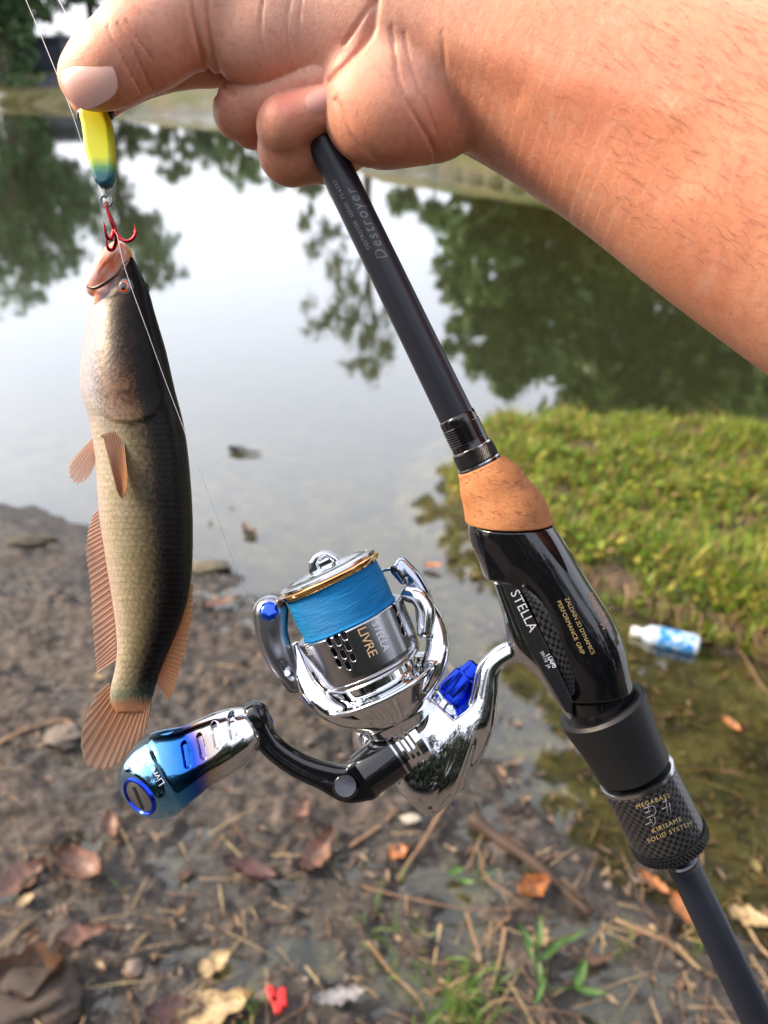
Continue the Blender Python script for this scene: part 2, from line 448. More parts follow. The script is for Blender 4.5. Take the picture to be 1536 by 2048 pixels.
b0 = base_at(150, 55); tree('bank_bush', b0, b0 + [0, 0, 1.0], 0.06, [(b0 + [0, 0, 1.0], 1.3, .8), (b0 + [1.4, 0, .8], 1.1, .8), (b0 + [-1.3, 0, .8], 1.0, .8)], 900, .14, LM[2], 'low pale green bush under the bright sky gap on the far bank', 77)
# the big shade tree on the right bank
big = [R3(1000, 520, 13, 110), R3(1120, 640, 13, 150), R3(1300, 600, 13, 180), R3(960, 620, 13, 70), R3(1000, 740, 12, 75), R3(1250, 800, 12, 150), R3(1450, 760, 12, 190),
       R3(930, 440, 14, 55), R3(1050, 420, 14, 90), R3(900, 560, 13, 38), R3(1250, 450, 14, 140), R3(920, 690, 12.5, 40), R3(1500, 500, 14, 180)]
tree('shade_tree', base_at(1250, 15), refl(1200, 640, 13), 0.3, big, 26000, 0.13, LM[1], 'big leafy tree on the right bank whose green reflection darkens the open water', 41)
big2 = [R3(1150, 1400, 3.2, 110), R3(1300, 1450, 3.2, 140), R3(1450, 1400, 3.2, 150), R3(1120, 1560, 2.8, 90), R3(1260, 1620, 2.8, 150), R3(1420, 1600, 2.8, 170), R3(1180, 1720, 2.5, 110), R3(1350, 1780, 2.5, 170), R3(1500, 1850, 2.3, 190), R3(1600, 1500, 3, 180),
        R3(900, 960, 5, 42), R3(860, 1020, 5, 38), R3(980, 930, 5, 60), R3(900, 1080, 5, 34), R3(1050, 1000, 5, 70), R3(940, 1130, 5, 50), R3(1150, 920, 5, 90), R3(1050, 1150, 5, 90),
        R3(1250, 1250, 5, 120), R3(1050, 1330, 5, 80)]
tree('shade_tree', base_at(2300, 6.3), refl(1500, 900, 5.4), 0.16, big2, 26000, 0.042, LM[2], 'overhanging tree on the near right bank mirrored as a dark fringe beside the grip', 42)

LG = leafmat('leaf_grove', (0.03, 0.042, 0.028), (0.06, 0.075, 0.05), 0.2)
# ---- the grove behind the photographer: it closes the sky that the chrome and the lacquer mirror
for i, (x_, y_, h_, r_) in enumerate(((-9, -7, 7, 3.4), (-3.5, -8, 8.5, 3.6), (2.5, -7.5, 8, 3.5), (8.5, -7, 7.5, 3.6), (13, -2, 7, 3.2), (-14, -1, 7, 3.2), (-6, -12, 12, 4.5), (5, -12, 12, 4.5))):
    h_ *= .62
    tree('grove_tree', (x_, y_, 0), (x_, y_, h_ * .8), 0.25, [((x_, y_, h_ * .75), r_, .9), ((x_ - r_ * .6, y_ + .4, h_ * .45), r_ * .75, .9), ((x_ + r_ * .6, y_ + .4, h_ * .5), r_ * .75, .9), ((x_, y_ + .5, h_ * .22), r_ * .8, .6)],
         5200, 0.22, LG, 'tree of the grove on the near shore behind the viewer', 80 + i, 'trees of the grove behind the viewer')

# ---- things on the far bank
t = NT('old_concrete'); oc = t.coord('Object'); nn = t.noise(oc, 3, 5)
t.set(Base__Color=t.ramp(nn, [(0.3, (0.04, 0.045, 0.055)), (0.7, (0.14, 0.15, 0.17))]), Roughness=0.85); CONC = t.m
p = G(100, 206); k = p[1] / F_PX
st = empty('stone_steps', (p[0], p[1], 0), 'dark stone landing steps going down into the pond on the far left bank', 'steps')
for i in range(5):
    mb = MB(); mb.box((p[0] - 0.03 * i, p[1] + 0.2 + i * 0.45, 0.06 + i * 0.17), (75 * k - i * 0.12, 0.55, 0.30))
    mb.build('step', CONC, st)
p = G(-20, 203)
sl_ = empty('boat_ramp', (p[0], p[1], 0), 'pale concrete ramp slanting into the water left of the stone steps', 'ramp')
V = [G(-260, 208, .05), G(-10, 206, .05), G(60, 186, .3), G(-160, 184, .3)]
lo = [v - np.array([0, 0, .35]) for v in V]
mesh_np('ramp_slab', V + lo, [(0, 1, 2, 3), (7, 6, 5, 4), (0, 4, 5, 1), (1, 5, 6, 2), (2, 6, 7, 3), (3, 7, 4, 0)], simple('ramp_concrete', (0.45, 0.46, 0.46), 0.8), sl_, smooth=False)
# parked tarpaulin-blue stall behind the steps
blue = simple('faded_blue', (0.030, 0.042, 0.07), 0.7)
bx, by = base_at(100, 43)[:2]; zz = gz(bx, by)
ks = empty('garden_shed', (bx, by, zz), 'low dark blue shed on the far bank behind the stone steps', 'shed')
mb = MB(); mb.box((bx, by, zz + .65), (2.6, 1.6, 1.3)); mb.build('wall', blue, ks)
mb = MB(); mb.box((bx, by, zz + 1.36), (2.9, 1.9, 0.1)); mb.build('roof', simple('shed_roof', (0.08, 0.1, 0.14), 0.6), ks)
mb = MB(); mb.box((bx - .4, by - .83, zz + .5), (0.6, 0.05, 1.0)); mb.build('door', simple('shed_door', (0.03, 0.035, 0.05), 0.6), ks)
bx, by = base_at(215, 60)[:2]
for i, (px, Yd, wd, hd) in enumerate(((-60, 46, .35, 6), (50, 50, .3, 6), (34, 38, .22, 5))):
    b0 = base_at(px, Yd)
    tree('bank_tree', b0, b0 + [0, 0, hd], wd, [(b0 + [0, 0, hd * .8], 2.4, .7), (b0 + [1.2, 0, hd * .62], 1.6, .7), (b0 + [-1.5, 0, hd * .66], 1.8, .7)], 2200, 0.2, LM[0],
         ['thick-trunked tree in the left frame corner beyond the ramp', 'shadowy tree directly left of the bright gap in the far trees', 'leaning tree with a dark trunk above the stone steps'][i], 60 + i)
b0 = base_at(-300, 75)
# ================================================================ HELD THINGS
# Held things are modelled in a metric frame parallel to the picture at arm's length:
# x right, y down, z towards the viewer, one unit = UNIT metres.
D0 = 0.30
UNIT = D0 / F_PX
def held(V):
    V = np.atleast_2d(np.asarray(V, dtype=float))
    return (CAM + RIGHT * ((V[:, :1] - 768) * UNIT) + UP * ((1024 - V[:, 1:2]) * UNIT) + BACK * (V[:, 2:3] * UNIT - D0))
def K(px, py, z=0.0):
    """the point at depth z that is seen at the pixel"""
    k = 1 - z / F_PX
    return np.array([768 + (px - 768) * k, 1024 + (py - 1024) * k, float(z)])
def KR(r, z=0.0): return r * (1 - z / F_PX)

def cap(P, a, b, ra, rb):
    a = np.asarray(a, np.float32); b = np.asarray(b, np.float32)
    ba = b - a; pa = P - a
    t = np.clip((pa @ ba) / (ba @ ba), 0, 1)
    return np.sqrt((((pa - t[:, None] * ba)) ** 2).sum(1)) - (ra + (rb - ra) * t)
def chain(P, pts, rs, k=0.0):
    d = None
    for i in range(len(pts) - 1):
        e = cap(P, pts[i], pts[i + 1], rs[i], rs[i + 1])
        d = e if d is None else (smin(d, e, k) if k else np.minimum(d, e))
    return d
def smin(a, b, k):
    h = np.clip(0.5 + 0.5 * (b - a) / k, 0, 1)
    return b + (a - b) * h - k * h * (1 - h)
def dense(P, pts, rs, n=44):
    """smooth swept tube: a fine spline without joint bulges"""
    Q = spline(np.column_stack([np.asarray(pts, float), np.asarray(rs, float)]), n)
    Q = Q.astype(np.float32); best = None
    for i in range(n - 1):
        a = Q[i, :3]; ba = Q[i + 1, :3] - a; pa = P - a
        t = (pa @ ba) / (ba @ ba); tc = np.clip(t, 0, 1)
        l2 = ((pa - tc[:, None] * ba) ** 2).sum(1); r = Q[i, 3] + (Q[i + 1, 3] - Q[i, 3]) * tc
        if best is None: best, rb = l2, r
        else:
            m = l2 < best; best = np.where(m, l2, best); rb = np.where(m, r, rb)
    return np.sqrt(best) - rb
def table(xs_, ys_, n=240, w=7):
    """smoothed lookup curve"""
    X_ = np.linspace(xs_[0], xs_[-1], n); Y_ = np.interp(X_, xs_, ys_)
    k = np.hanning(2 * w + 3)[1:-1]; k /= k.sum()
    for _ in range(2): Y_ = np.convolve(np.pad(Y_, w, mode='edge'), k, 'valid')
    return X_, Y_
def smax(a, b, k): return -smin(-a, -b, k)
def frame_of(u, w=None):
    """orthonormal rows: u, v, w (w nearest to the given hint)"""
    u = np.asarray(u, float); u = u / np.linalg.norm(u)
    w = np.array([0, 0, 1.0]) if w is None else np.asarray(w, float)
    w = w - u * (w @ u); w /= np.linalg.norm(w); v = np.cross(w, u)
    return np.array([u, v, w], dtype=np.float32)
def ell(P, c, r, M=None):
    q = P - np.asarray(c, np.float32)
    if M is not None: q = q @ M.T
    r = np.asarray(r, np.float32)
    k0 = np.sqrt(((q / r) ** 2).sum(1)); k1 = np.sqrt(((q / r ** 2) ** 2).sum(1)) + 1e-6
    return np.where(k0 < 0.3, (k0 - 1) * r.min(), k0 * (k0 - 1) / k1)
def rbox(P, c, h, r, M=None):
    q = P - np.asarray(c, np.float32)
    if M is not None: q = q @ M.T
    q = np.abs(q) - (np.asarray(h, np.float32) - r)
    return np.sqrt((np.maximum(q, 0) ** 2).sum(1)) + np.minimum(q.max(1), 0) - r
def cyl(P, a, b, r, rd=2.0, r2=None):
    a = np.asarray(a, np.float32); b = np.asarray(b, np.float32); L = np.linalg.norm(b - a); u = (b - a) / L
    q = P - a; t = q @ u; rr = np.sqrt(np.maximum((q ** 2).sum(1) - t * t, 0))
    R = r if r2 is None else r + (r2 - r) * np.clip(t / L, 0, 1)
    dx = rr - R + rd; dy = np.abs(t - L / 2) - L / 2 + rd
    return np.sqrt(np.maximum(dx, 0) ** 2 + np.maximum(dy, 0) ** 2) + np.minimum(np.maximum(dx, dy), 0) - rd
def plane(P, c, n):
    n = np.asarray(n, float); n = n / np.linalg.norm(n)
    return (P - np.asarray(c, np.float32)) @ n.astype(np.float32)
def prism(P, poly, z0, z1, M=None, o=None, rd=0.0):
    """outline in local xy, from z0 to z1"""
    q = P if o is None else P - np.asarray(o, np.float32)
    if M is not None: q = q @ M.T
    x, y, z = q[:, 0], q[:, 1], q[:, 2]
    poly = np.asarray(poly, np.float32); n = len(poly)
    d = np.full(len(q), 1e9, np.float32); s = np.ones(len(q), np.float32)
    for i in range(n):
        j = (i - 1) % n
        e = poly[j] - poly[i]; wx = x - poly[i][0]; wy = y - poly[i][1]
        t = np.clip((wx * e[0] + wy * e[1]) / (e @ e), 0, 1)
        d = np.minimum(d, (wx - e[0] * t) ** 2 + (wy - e[1] * t) ** 2)
        c1 = y >= poly[i][1]; c2 = y < poly[j][1]; c3 = e[0] * wy > e[1] * wx
        s = np.where((c1 & c2 & c3) | (~c1 & ~c2 & ~c3), -s, s)
    d = s * np.sqrt(d) + rd
    zz = np.abs(z - (z0 + z1) / 2) - (z1 - z0) / 2 + rd
    return np.sqrt(np.maximum(d, 0) ** 2 + np.maximum(zz, 0) ** 2) + np.minimum(np.maximum(d, zz), 0) - rd

def sdf_mesh(name, f, lo, hi, h, mat, parent=None, attrs=None, newton=2, m=5, margin=1.5):
    lo = np.asarray(lo, float); hi = np.asarray(hi, float)
    nb = np.ceil((hi - lo) / (h * m)).astype(int)
    n = nb * m
    cx = [lo[i] + (np.arange(nb[i]) + 0.5) * m * h for i in range(3)]
    C = np.stack(np.meshgrid(*cx, indexing='ij'), -1).reshape(-1, 3).astype(np.float32)
    fc = f(C)
    act = np.abs(fc) < m * h * 0.87 * margin
    Fg = np.sign(fc).reshape(nb) * 1e3
    Fg = np.repeat(np.repeat(np.repeat(Fg, m, 0), m, 1), m, 2).astype(np.float32)
    ia = np.argwhere(act.reshape(nb))
    off = np.stack(np.meshgrid(*[np.arange(m)] * 3, indexing='ij'), -1).reshape(-1, 3)
    for s in range(0, len(ia), 6000):
        idx = (ia[s:s + 6000, None] * m + off[None]).reshape(-1, 3)
        Pp = (lo + (idx + 0.5) * h).astype(np.float32)
        Fg[idx[:, 0], idx[:, 1], idx[:, 2]] = f(Pp)
    S = Fg < 0
    cnt = np.zeros(tuple(n - 1), np.int8)
    for i in (0, 1):
        for j in (0, 1):
            for k in (0, 1):
                cnt += S[i:n[0] - 1 + i, j:n[1] - 1 + j, k:n[2] - 1 + k]
    cells = np.argwhere((cnt > 0) & (cnt < 8))
    idm = np.full(tuple(n - 1), -1, np.int32); idm[cells[:, 0], cells[:, 1], cells[:, 2]] = np.arange(len(cells))
    acc = np.zeros((len(cells), 3)); num = np.zeros(len(cells))
    cor = [(i, j, k) for i in (0, 1) for j in (0, 1) for k in (0, 1)]
    for a in cor:
        for ax in range(3):
            if a[ax]: continue
            b = list(a); b[ax] = 1
            va = Fg[cells[:, 0] + a[0], cells[:, 1] + a[1], cells[:, 2] + a[2]]; vb = Fg[cells[:, 0] + b[0], cells[:, 1] + b[1], cells[:, 2] + b[2]]
            cr = (va < 0) != (vb < 0)
            t_ = np.where(cr, va / np.where(cr, va - vb, 1), 0)
            pt = np.tile(np.array(a, float), (len(cells), 1)); pt[:, ax] += t_
            acc += pt * cr[:, None]; num += cr
    V = lo + (cells + acc / num[:, None] + 0.5) * h
    Fs = []
    for ax in range(3):
        o1, o2 = [(1, 2), (2, 0), (0, 1)][ax]
        sl0 = [slice(1, n[i] - 1) for i in range(3)]; sl1 = list(sl0)
        sl0[ax] = slice(0, n[ax] - 1); sl1[ax] = slice(1, n[ax])
        A = S[tuple(sl0)]; B = S[tuple(sl1)]
        e = np.argwhere(A != B); inside = A[e[:, 0], e[:, 1], e[:, 2]]
        e = e + np.array([0 if i == ax else 1 for i in range(3)])
        def cid(d1, d2):
            q = e.copy(); q[:, o1] -= d1; q[:, o2] -= d2; return idm[q[:, 0], q[:, 1], q[:, 2]]
        Q = np.stack([cid(0, 0), cid(1, 0), cid(1, 1), cid(0, 1)], 1)
        Q[~inside] = Q[~inside][:, ::-1]; Fs.append(Q)
    Fq = np.vstack(Fs); Fq = Fq[(Fq >= 0).all(1)]
    def grad(V, e):
        g = np.zeros_like(V)
        for i in range(3):
            d = np.zeros(3); d[i] = e
            g[:, i] = (f((V + d).astype(np.float32)) - f((V - d).astype(np.float32))) / (2 * e)
        return g
    for _ in range(newton):
        g = grad(V, h * 0.3); v = f(V.astype(np.float32))
        st_ = (v / np.maximum((g ** 2).sum(1), 0.2))[:, None] * g
        V = V - np.clip(st_, -h * .6, h * .6)
    g = grad(V, h * 0.45); g /= np.linalg.norm(g, axis=1)[:, None] + 1e-9
    N = RIGHT * g[:, :1] - UP * g[:, 1:2] + BACK * g[:, 2:3]
    at = attrs(V) if attrs else None
    # H space is mirrored (y down): flip the winding
    return mesh_np(name, held(V), Fq, mat, parent, attrs=at, normals=N, flip=True)

def lathe(name, A, B, prof, mat, parent, n=64, attrs=True, hint=None):
    """profile [(t along A->B in units, radius)], revolved about the axis"""
    A = np.asarray(A, float); M = frame_of(np.asarray(B, float) - A, hint).astype(float)
    prof = np.asarray(prof, float); m = len(prof)
    a = np.linspace(0, 2 * math.pi, n, endpoint=False)
    ring = np.cos(a)[:, None] * M[1] + np.sin(a)[:, None] * M[2]
    V = A + prof[:, 0, None, None] * M[0] + prof[:, 1, None, None] * ring[None]
    V = V.reshape(-1, 3)
    I = np.arange(m * n).reshape(m, n); J = np.roll(I, -1, 1)
    F = np.stack([I[:-1].ravel(), J[:-1].ravel(), J[1:].ravel(), I[1:].ravel()], 1).tolist()
    F.append(list(range(n - 1, -1, -1))); F.append(list(range((m - 1) * n, m * n)))
    at = {'ax': np.repeat(prof[:, 0], n), 'ang': np.tile(a / (2 * math.pi), m)} if attrs else None
    o = mesh_np(name, held(V), F, mat, parent, attrs=at, flip=False)
    sharp(o); return o

def sharp(o, ang=38):
    me = o.data
    bm = bmesh.new(); bm.from_mesh(me); bmesh.ops.recalc_face_normals(bm, faces=bm.faces)
    for e in bm.edges:
        if len(e.link_faces) == 2 and e.calc_face_angle(0) > RAD(ang): e.smooth = False
    bm.to_mesh(me); bm.free()

def htube(name, pts, r, mat, parent=None, n=10, sp=0):
    P = spline(pts, sp) if sp else np.asarray(pts, float)
    if sp and np.ndim(r): r = np.interp(np.linspace(0, 1, sp), np.linspace(0, 1, len(r)), r)
    V, F = tube_geo(P, r, n)
    o = mesh_np(name, held(V), F, mat, parent); sharp(o); return o

def text_geo(s, size, align='LEFT', shear=0.0, spacing=1.0, extrude=0.0):
    cu = bpy.data.curves.new('t', 'FONT'); cu.body = s; cu.size = size; cu.align_x = align; cu.shear = shear
    cu.space_character = spacing; cu.extrude = extrude; cu.resolution_u = 3
    o = bpy.data.objects.new('t', cu); COL.objects.link(o)
    dg = bpy.context.evaluated_depsgraph_get(); dg.update()
    me = bpy.data.meshes.new_from_object(o.evaluated_get(dg))
    bm = bmesh.new(); bm.from_mesh(me)
    bmesh.ops.triangulate(bm, faces=bm.faces)
    long = [e for e in bm.edges if e.calc_length() > size * 0.25]
    if long: bmesh.ops.subdivide_edges(bm, edges=long, cuts=2)
    bmesh.ops.triangulate(bm, faces=bm.faces)
    V = np.array([v.co[:] for v in bm.verts]); F = [tuple(v.index for v in f.verts) for f in bm.faces]
    bm.free(); bpy.data.objects.remove(o); bpy.data.curves.remove(cu); bpy.data.meshes.remove(me)
    return V, F
def text_on_cyl(name, s, size, A, M, t0, ang, rad, mat, parent, along=False, flipd=1, **kw):
    """flat print wrapped round a cylinder: rows M = axis, side, towards the viewer"""
    V, F = text_geo(s, size, **kw)
    x, y = V[:, 0], V[:, 1]
    if along: t, c = t0 + x * flipd, y * flipd          # letters run along the axis
    else: t, c = t0 - y, x                              # letters run round it
    r0 = rad(t) if callable(rad) else rad
    a = ang + c / r0
    P = A + t[:, None] * M[0] + (r0 + 0.35)[:, None] * (np.sin(a)[:, None] * M[1] + np.cos(a)[:, None] * M[2]) if callable(rad) else \
        A + t[:, None] * M[0] + (r0 + 0.35) * (np.sin(a)[:, None] * M[1] + np.cos(a)[:, None] * M[2])
    return mesh_np(name, held(P), F, mat, parent, smooth=False)
def text_flat(name, s, size, O, ux, uy, mat, parent, **kw):
    V, F = text_geo(s, size, **kw)
    P = np.asarray(O, float) + V[:, :1] * np.asarray(ux, float) + V[:, 1:2] * np.asarray(uy, float)
    return mesh_np(name, held(P), F, mat, parent, smooth=False)
# ---------------------------------------------------------------- the hand and forearm
t = NT('skin'); oc = t.coord('Object')
nA = t.noise(oc, 45, 4, 0.6); nB = t.noise(oc, 420, 4, 0.6); nC = t.noise(oc, 14, 3, 0.5); nW = t.noise(t.coord('Object', (1, 1, 0.35)), 900, 3, 0.7)
base = t.ramp(nC, [(0.35, (0.77, 0.32, 0.185)), (0.65, (0.86, 0.42, 0.27))])
base = t.mix(t.ramp(nA, [(0.45, (0, 0, 0)), (0.75, (0.75, 0.75, 0.75))]), base, (0.70, 0.27, 0.17))
fold = t.ramp(t.noise(t.coord('Object', (2.2, .8, .8)), 55, 4, .6, 1.5), [(0.50, (0, 0, 0)), (0.60, (.35, .35, .35)), (0.66, (0, 0, 0))])
base = t.mix(fold, base, (0.66, 0.25, 0.16))
base = t.mix(t.attr('palm'), base, (0.92, 0.56, 0.44))
base = t.mix(t.attr('red'), base, (0.62, 0.20, 0.15))
base = t.mix(t.ramp(nB, [(0.48, (0, 0, 0)), (0.75, (0.4, 0.4, 0.4))]), base, (0.50, 0.18, 0.11))
nV = t.noise(t.coord('Object', (1, .55, .55)), 120, 5, .65, 1.2)
base = t.mix(t.ramp(nV, [(0.55, (0, 0, 0)), (0.72, (0.45, 0.45, 0.45))]), base, (0.82, 0.50, 0.38))
t.set(Base__Color=base, Roughness=0.48, Subsurface__Weight=0.3, Subsurface__Scale=0.005)
t.p.inputs['Subsurface Radius'].default_value = (1.0, 0.35, 0.2)
vor = t.voro(t.coord('Object'), 620, 'DISTANCE_TO_EDGE')
hgt = t.math('ADD', t.math('MULTIPLY', nW, 0.7), t.math('ADD', t.math('MULTIPLY', nB, 0.8), t.math('MULTIPLY', t.math('MINIMUM', vor, 0.25), 1.2)))
t.bump(hgt, 0.20, 0.0005); SKIN = t.m
t = NT('nail'); oc = t.coord('Object'); nn = t.noise(oc, 60, 2)
t.set(Base__Color=t.ramp(nn, [(0.3, (0.74, 0.37, 0.30)), (0.7, (0.84, 0.52, 0.44))]), Roughness=0.22, Subsurface__Weight=0.2, Subsurface__Scale=0.003, Coat__Weight=.3); NAIL = t.m
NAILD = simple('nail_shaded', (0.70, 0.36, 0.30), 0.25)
HAIR = simple('arm_hair', (0.06, 0.03, 0.022), 0.6)

def groove(P, pts, r, depth, d):
    """a skin crease pressed along a path"""
    q = chain(P, pts, [r] * len(pts))
    return np.maximum(d, -0.0 + 0 * d) if False else d + depth * np.exp(-np.clip(q + r, 0, None) ** 2 / (r * r))

def hand(P):
    k = K
    # forearm: wrist to beyond the frame, coming closer to the viewer
    arm = dense(P, [k(800, 45, 130), k(1010, 100, 160), k(1260, 206, 200), k(1560, 368, 250), k(2000, 620, 320)],
                [KR(188, 130), KR(204, 160), KR(244, 200), KR(296, 250), KR(350, 320)], 40)
    fl = plane(P, k(1000, 150, 160), (0.12, -0.10, -1.0))
    # the thenar mass, heel and back of the hand
    th = smin(ell(P, k(570, 10, 195), (KR(190), KR(128), 92), frame_of((1, -0.12, 0))), ell(P, k(740, 60, 165), (KR(170), KR(150), 95)), 50)
    th = smin(th, ell(P, k(520, 60, 190), (KR(112), KR(92), 74), frame_of((1, 0.10, 0))), 26)
    heel = smin(ell(P, k(780, 194, 200), (KR(116), KR(122), 84), frame_of((0.55, 0.83, 0))), ell(P, k(850, 190, 165), (KR(130), KR(120), 80)), 30)
    heel = smin(heel, ell(P, k(757, 250, 180), (KR(80), KR(64), 62)), 30)
    back = ell(P, k(640, 20, 60), (KR(260), KR(160), 100))
    body = smin(th, arm, 70); body = smin(body, back, 40)
    body = smin(body, heel, 17)
    # thumb
    tb = chain(P, [k(430, -8, 205), k(292, 80, 215), k(240, 118, 216)], [KR(108, 205), KR(88, 215), KR(80, 216)], 20)
    tip = smin(ell(P, k(208, 134, 212), (KR(80), KR(64), 50), frame_of((0.80, -0.50, 0.0))), ell(P, k(187, 162, 205), (KR(50), KR(42), 40)), 22)
    tb = smin(tb, tip, 26)
    body = smin(body, tb, 22)
    # index finger passing behind the thumb and pinching the lure
    ix = chain(P, [k(560, 70, 90), k(418, 98, 105), k(300, 120, 120), k(200, 178, 128)], [KR(72), KR(62), KR(56), KR(48)], 12)
    ix = smin(ix, ell(P, k(190, 188, 130), (KR(50), KR(46), 36)), 14)
    # middle finger
    mid = chain(P, [k(640, 120, 60), k(505, 208, 100)], [KR(58), KR(56)], 8)
    mid = smin(mid, chain(P, [k(486, 224, 116), k(505, 244, 92), k(640, 270, 40)], [KR(55), KR(46), KR(44)], 8), 12)
    mid = smin(mid, cap(P, k(490, 212, 128), k(640, 162, 188), KR(50), KR(44)), 10)
    # ring finger: folds at the left, tip tucked against the heel of the hand
    ring = cap(P, k(572, 246, 186), k(668, 206, 200), KR(46), KR(34))
    ring = smin(ring, cap(P, k(568, 258, 168), k(586, 300, 120), KR(48), KR(58)), 16)
    ring = smin(ring, chain(P, [k(582, 302, 118), k(660, 300, 84), k(760, 230, 40)], [KR(61), KR(58), KR(60)], 10), 14)
    # little finger behind the rod
    pin = chain(P, [k(652, 272, 96), k(690, 286, 82), k(780, 240, 80)], [KR(44), KR(46), KR(52)], 8)
    d = smin(body, ix, 3)
    d = smin(d, mid, 1.5); d = smin(d, ring, 1.5); d = smin(d, pin, 3)
    # creases
    front = np.clip((P[:, 2] - 110) / 60, 0, 1); near = (np.abs(d) < 40) & (front > 0)
    def cr(pts, r, dep, z=230):
        q = np.array([K(x, y, z) for x, y in pts])
        out = np.zeros(len(P), np.float32)
        mk = near & (P[:, 0] > q[:, 0].min() - 3 * r) & (P[:, 0] < q[:, 0].max() + 3 * r) & (P[:, 1] > q[:, 1].min() - 3 * r) & (P[:, 1] < q[:, 1].max() + 3 * r)
        if not mk.any(): return out
        A = P[mk].copy(); A[:, 2] = z
        e = chain(A, spline(q, 2 * len(q)), [0] * (2 * len(q)))
        out[mk] = dep * np.exp(-(e / r) ** 2) * front[mk]
        return out
    d = d + cr([(395, 0), (392, 60), (402, 112), (412, 128)], 5, 6, 250)
    d = d + cr([(428, -10), (418, 50), (424, 105), (450, 140)], 5, 5.5, 250)
    d = d + cr([(245, 62), (268, 100), (286, 150)], 2.6, 2.2, 270)
    d = d + cr([(222, 66), (240, 108), (262, 150)], 2.4, 1.8, 270)
    d = d + cr([(262, 60), (282, 92), (300, 112)], 2.4, 1.8, 270)
    d = d + cr([(528, 10), (520, 60), (525, 115)], 3.0, 2.0, 270)
    d = d + cr([(586, -10), (574, 40), (572, 90)], 3.0, 2.4, 270)
    d = d + cr([(606, 0), (596, 60), (604, 120)], 2.4, 1.6, 270)
    d = d + cr([(660, 152), (690, 138), (722, 110), (745, 75), (752, 30)], 7, 7, 250)
    d = d + cr([(690, 95), (725, 60), (760, 20)], 4.0, 3, 250)
    d = d + cr([(782, 80), (790, 130), (800, 190), (838, 250), (905, 292)], 3.8, 3.2, 250)
    d = d + cr([(808, 90), (822, 150), (845, 205), (872, 250)], 3.2, 2.2, 250)
    d = d + cr([(880, 100), (892, 160), (912, 215)], 3.0, 1.4, 250)
    d = d + cr([(672, 205), (688, 235), (712, 275), (760, 306), (820, 312)], 3.5, 3, 240)
    d = d + cr([(836, 100), (960, 160), (1090, 228), (1230, 300), (1330, 380)], 34, 6, 330)
    d = d + cr([(800, 40), (900, 90), (1040, 170)], 16, 3, 330)
    # tendon lines
    d = d - cr([(880, 60), (1000, 110), (1150, 190), (1300, 280)], 28, 3, 330)
    return d
def skin_attrs(V):
    palm = np.clip(1.15 - np.hypot((V[:, 0] - 640) / 330, (V[:, 1] - 120) / 250), 0, 1) * 0.85
    palm = np.maximum(palm, np.clip(1.1 - np.hypot((V[:, 0] - 250) / 170, (V[:, 1] - 190) / 130), 0, 1) * .5)
    def spot(px, py, r, a=1.0, z=190):
        c = K(px, py, z); return a * np.exp(-((V[:, 0] - c[0]) ** 2 + (V[:, 1] - c[1]) ** 2) / (r * r))
    red = spot(575, 228, 36, .9) + spot(700, 140, 30, .35) + spot(300, 150, 40, .25) + spot(480, 200, 40, .2) + spot(640, 205, 45, .35) + spot(1395, 415, 12, .5, 300) + spot(840, 300, 60, .25) \
        + spot(1000, 190, 70, .12) + spot(1150, 260, 90, .25, 250)
    return {'palm': palm, 'red': np.clip(red, 0, 1)}
base_pt = held([K(900, 120, 150)])[0]
person = empty('person', base_pt, 'bare light-skinned hand and forearm gripping the rod and pinching the yellow lure', 'person')
HO = sdf_mesh('hand', hand, (90, -330, -120), (2150, 1150, 560), 4.2, SKIN, person, attrs=skin_attrs, margin=1.8)

def nail_patch(name, c, u, v, nrm, lu, lv, curv, mat, thick=2.2, squash=0.0):
    """c centre, u towards the free edge, v across, curved across v"""
    u = np.asarray(u, float); u /= np.linalg.norm(u); nrm = np.asarray(nrm, float); nrm -= u * (nrm @ u); nrm /= np.linalg.norm(nrm); v = np.cross(nrm, u)
    n = 17; V = []; 
    for side in (1, 0):
        for i in range(n):
            for j in range(n):
                a = -1 + 2 * i / (n - 1); b = -1 + 2 * j / (n - 1)
                # superellipse mapping of the square to a nail outline
                s = (abs(a) ** 3.2 + abs(b) ** 3.2) ** (1 / 3.2) / max(abs(a), abs(b), 1e-6)
                x = a / max(s, 1) * lu; y = b / max(s, 1) * lv
                z = -curv * (y / lv) ** 2 - curv * 0.22 * (x / lu) ** 2 - (thick if side == 0 else 0) - (thick * .8 * max(abs(a), abs(b)) ** 8)
                V.append(c + u * x + v * y + nrm * z)
    F = []
    for s in (0, 1):
        for i in range(n - 1):
            for j in range(n - 1):
                q = s * n * n + i * n + j
                F.append((q, q + 1, q + n + 1, q + n) if s == 0 else (q, q + n, q + n + 1, q + 1))
    o = mesh_np(name, held(np.array(V)), F, mat, person); sharp(o, 60); return o
from mathutils.bvhtree import BVHTree
BV = BVHTree.FromPolygons([v.co + HO.matrix_basis.translation * 0 for v in HO.data.vertices], [p.vertices[:] for p in HO.data.polygons])
def unheld(w):
    q = np.asarray(w, float) - CAM
    return np.array([q @ RIGHT / UNIT + 768, 1024 - q @ UP / UNIT, (q @ BACK + D0) / UNIT])
def surf_z(f, px, py, z0, z1):
    """nearest depth at which the pixel's ray meets the surface"""
    d = Vector(ray(px, py)).normalized(); hit = BV.ray_cast(Vector(CAM), d)
    if hit[0] is None: return None, None
    h = unheld(hit[0]); return h[2], h
zt, pt = surf_z(hand, 168, 146, 100, 330)
def sgrad(f, p, e=3.0):
    p = np.asarray(p, float); return np.array([f((p + d).astype(np.float32)[None])[0] - f((p - d).astype(np.float32)[None])[0] for d in np.eye(3) * e])
g = sgrad(hand, pt, 8)
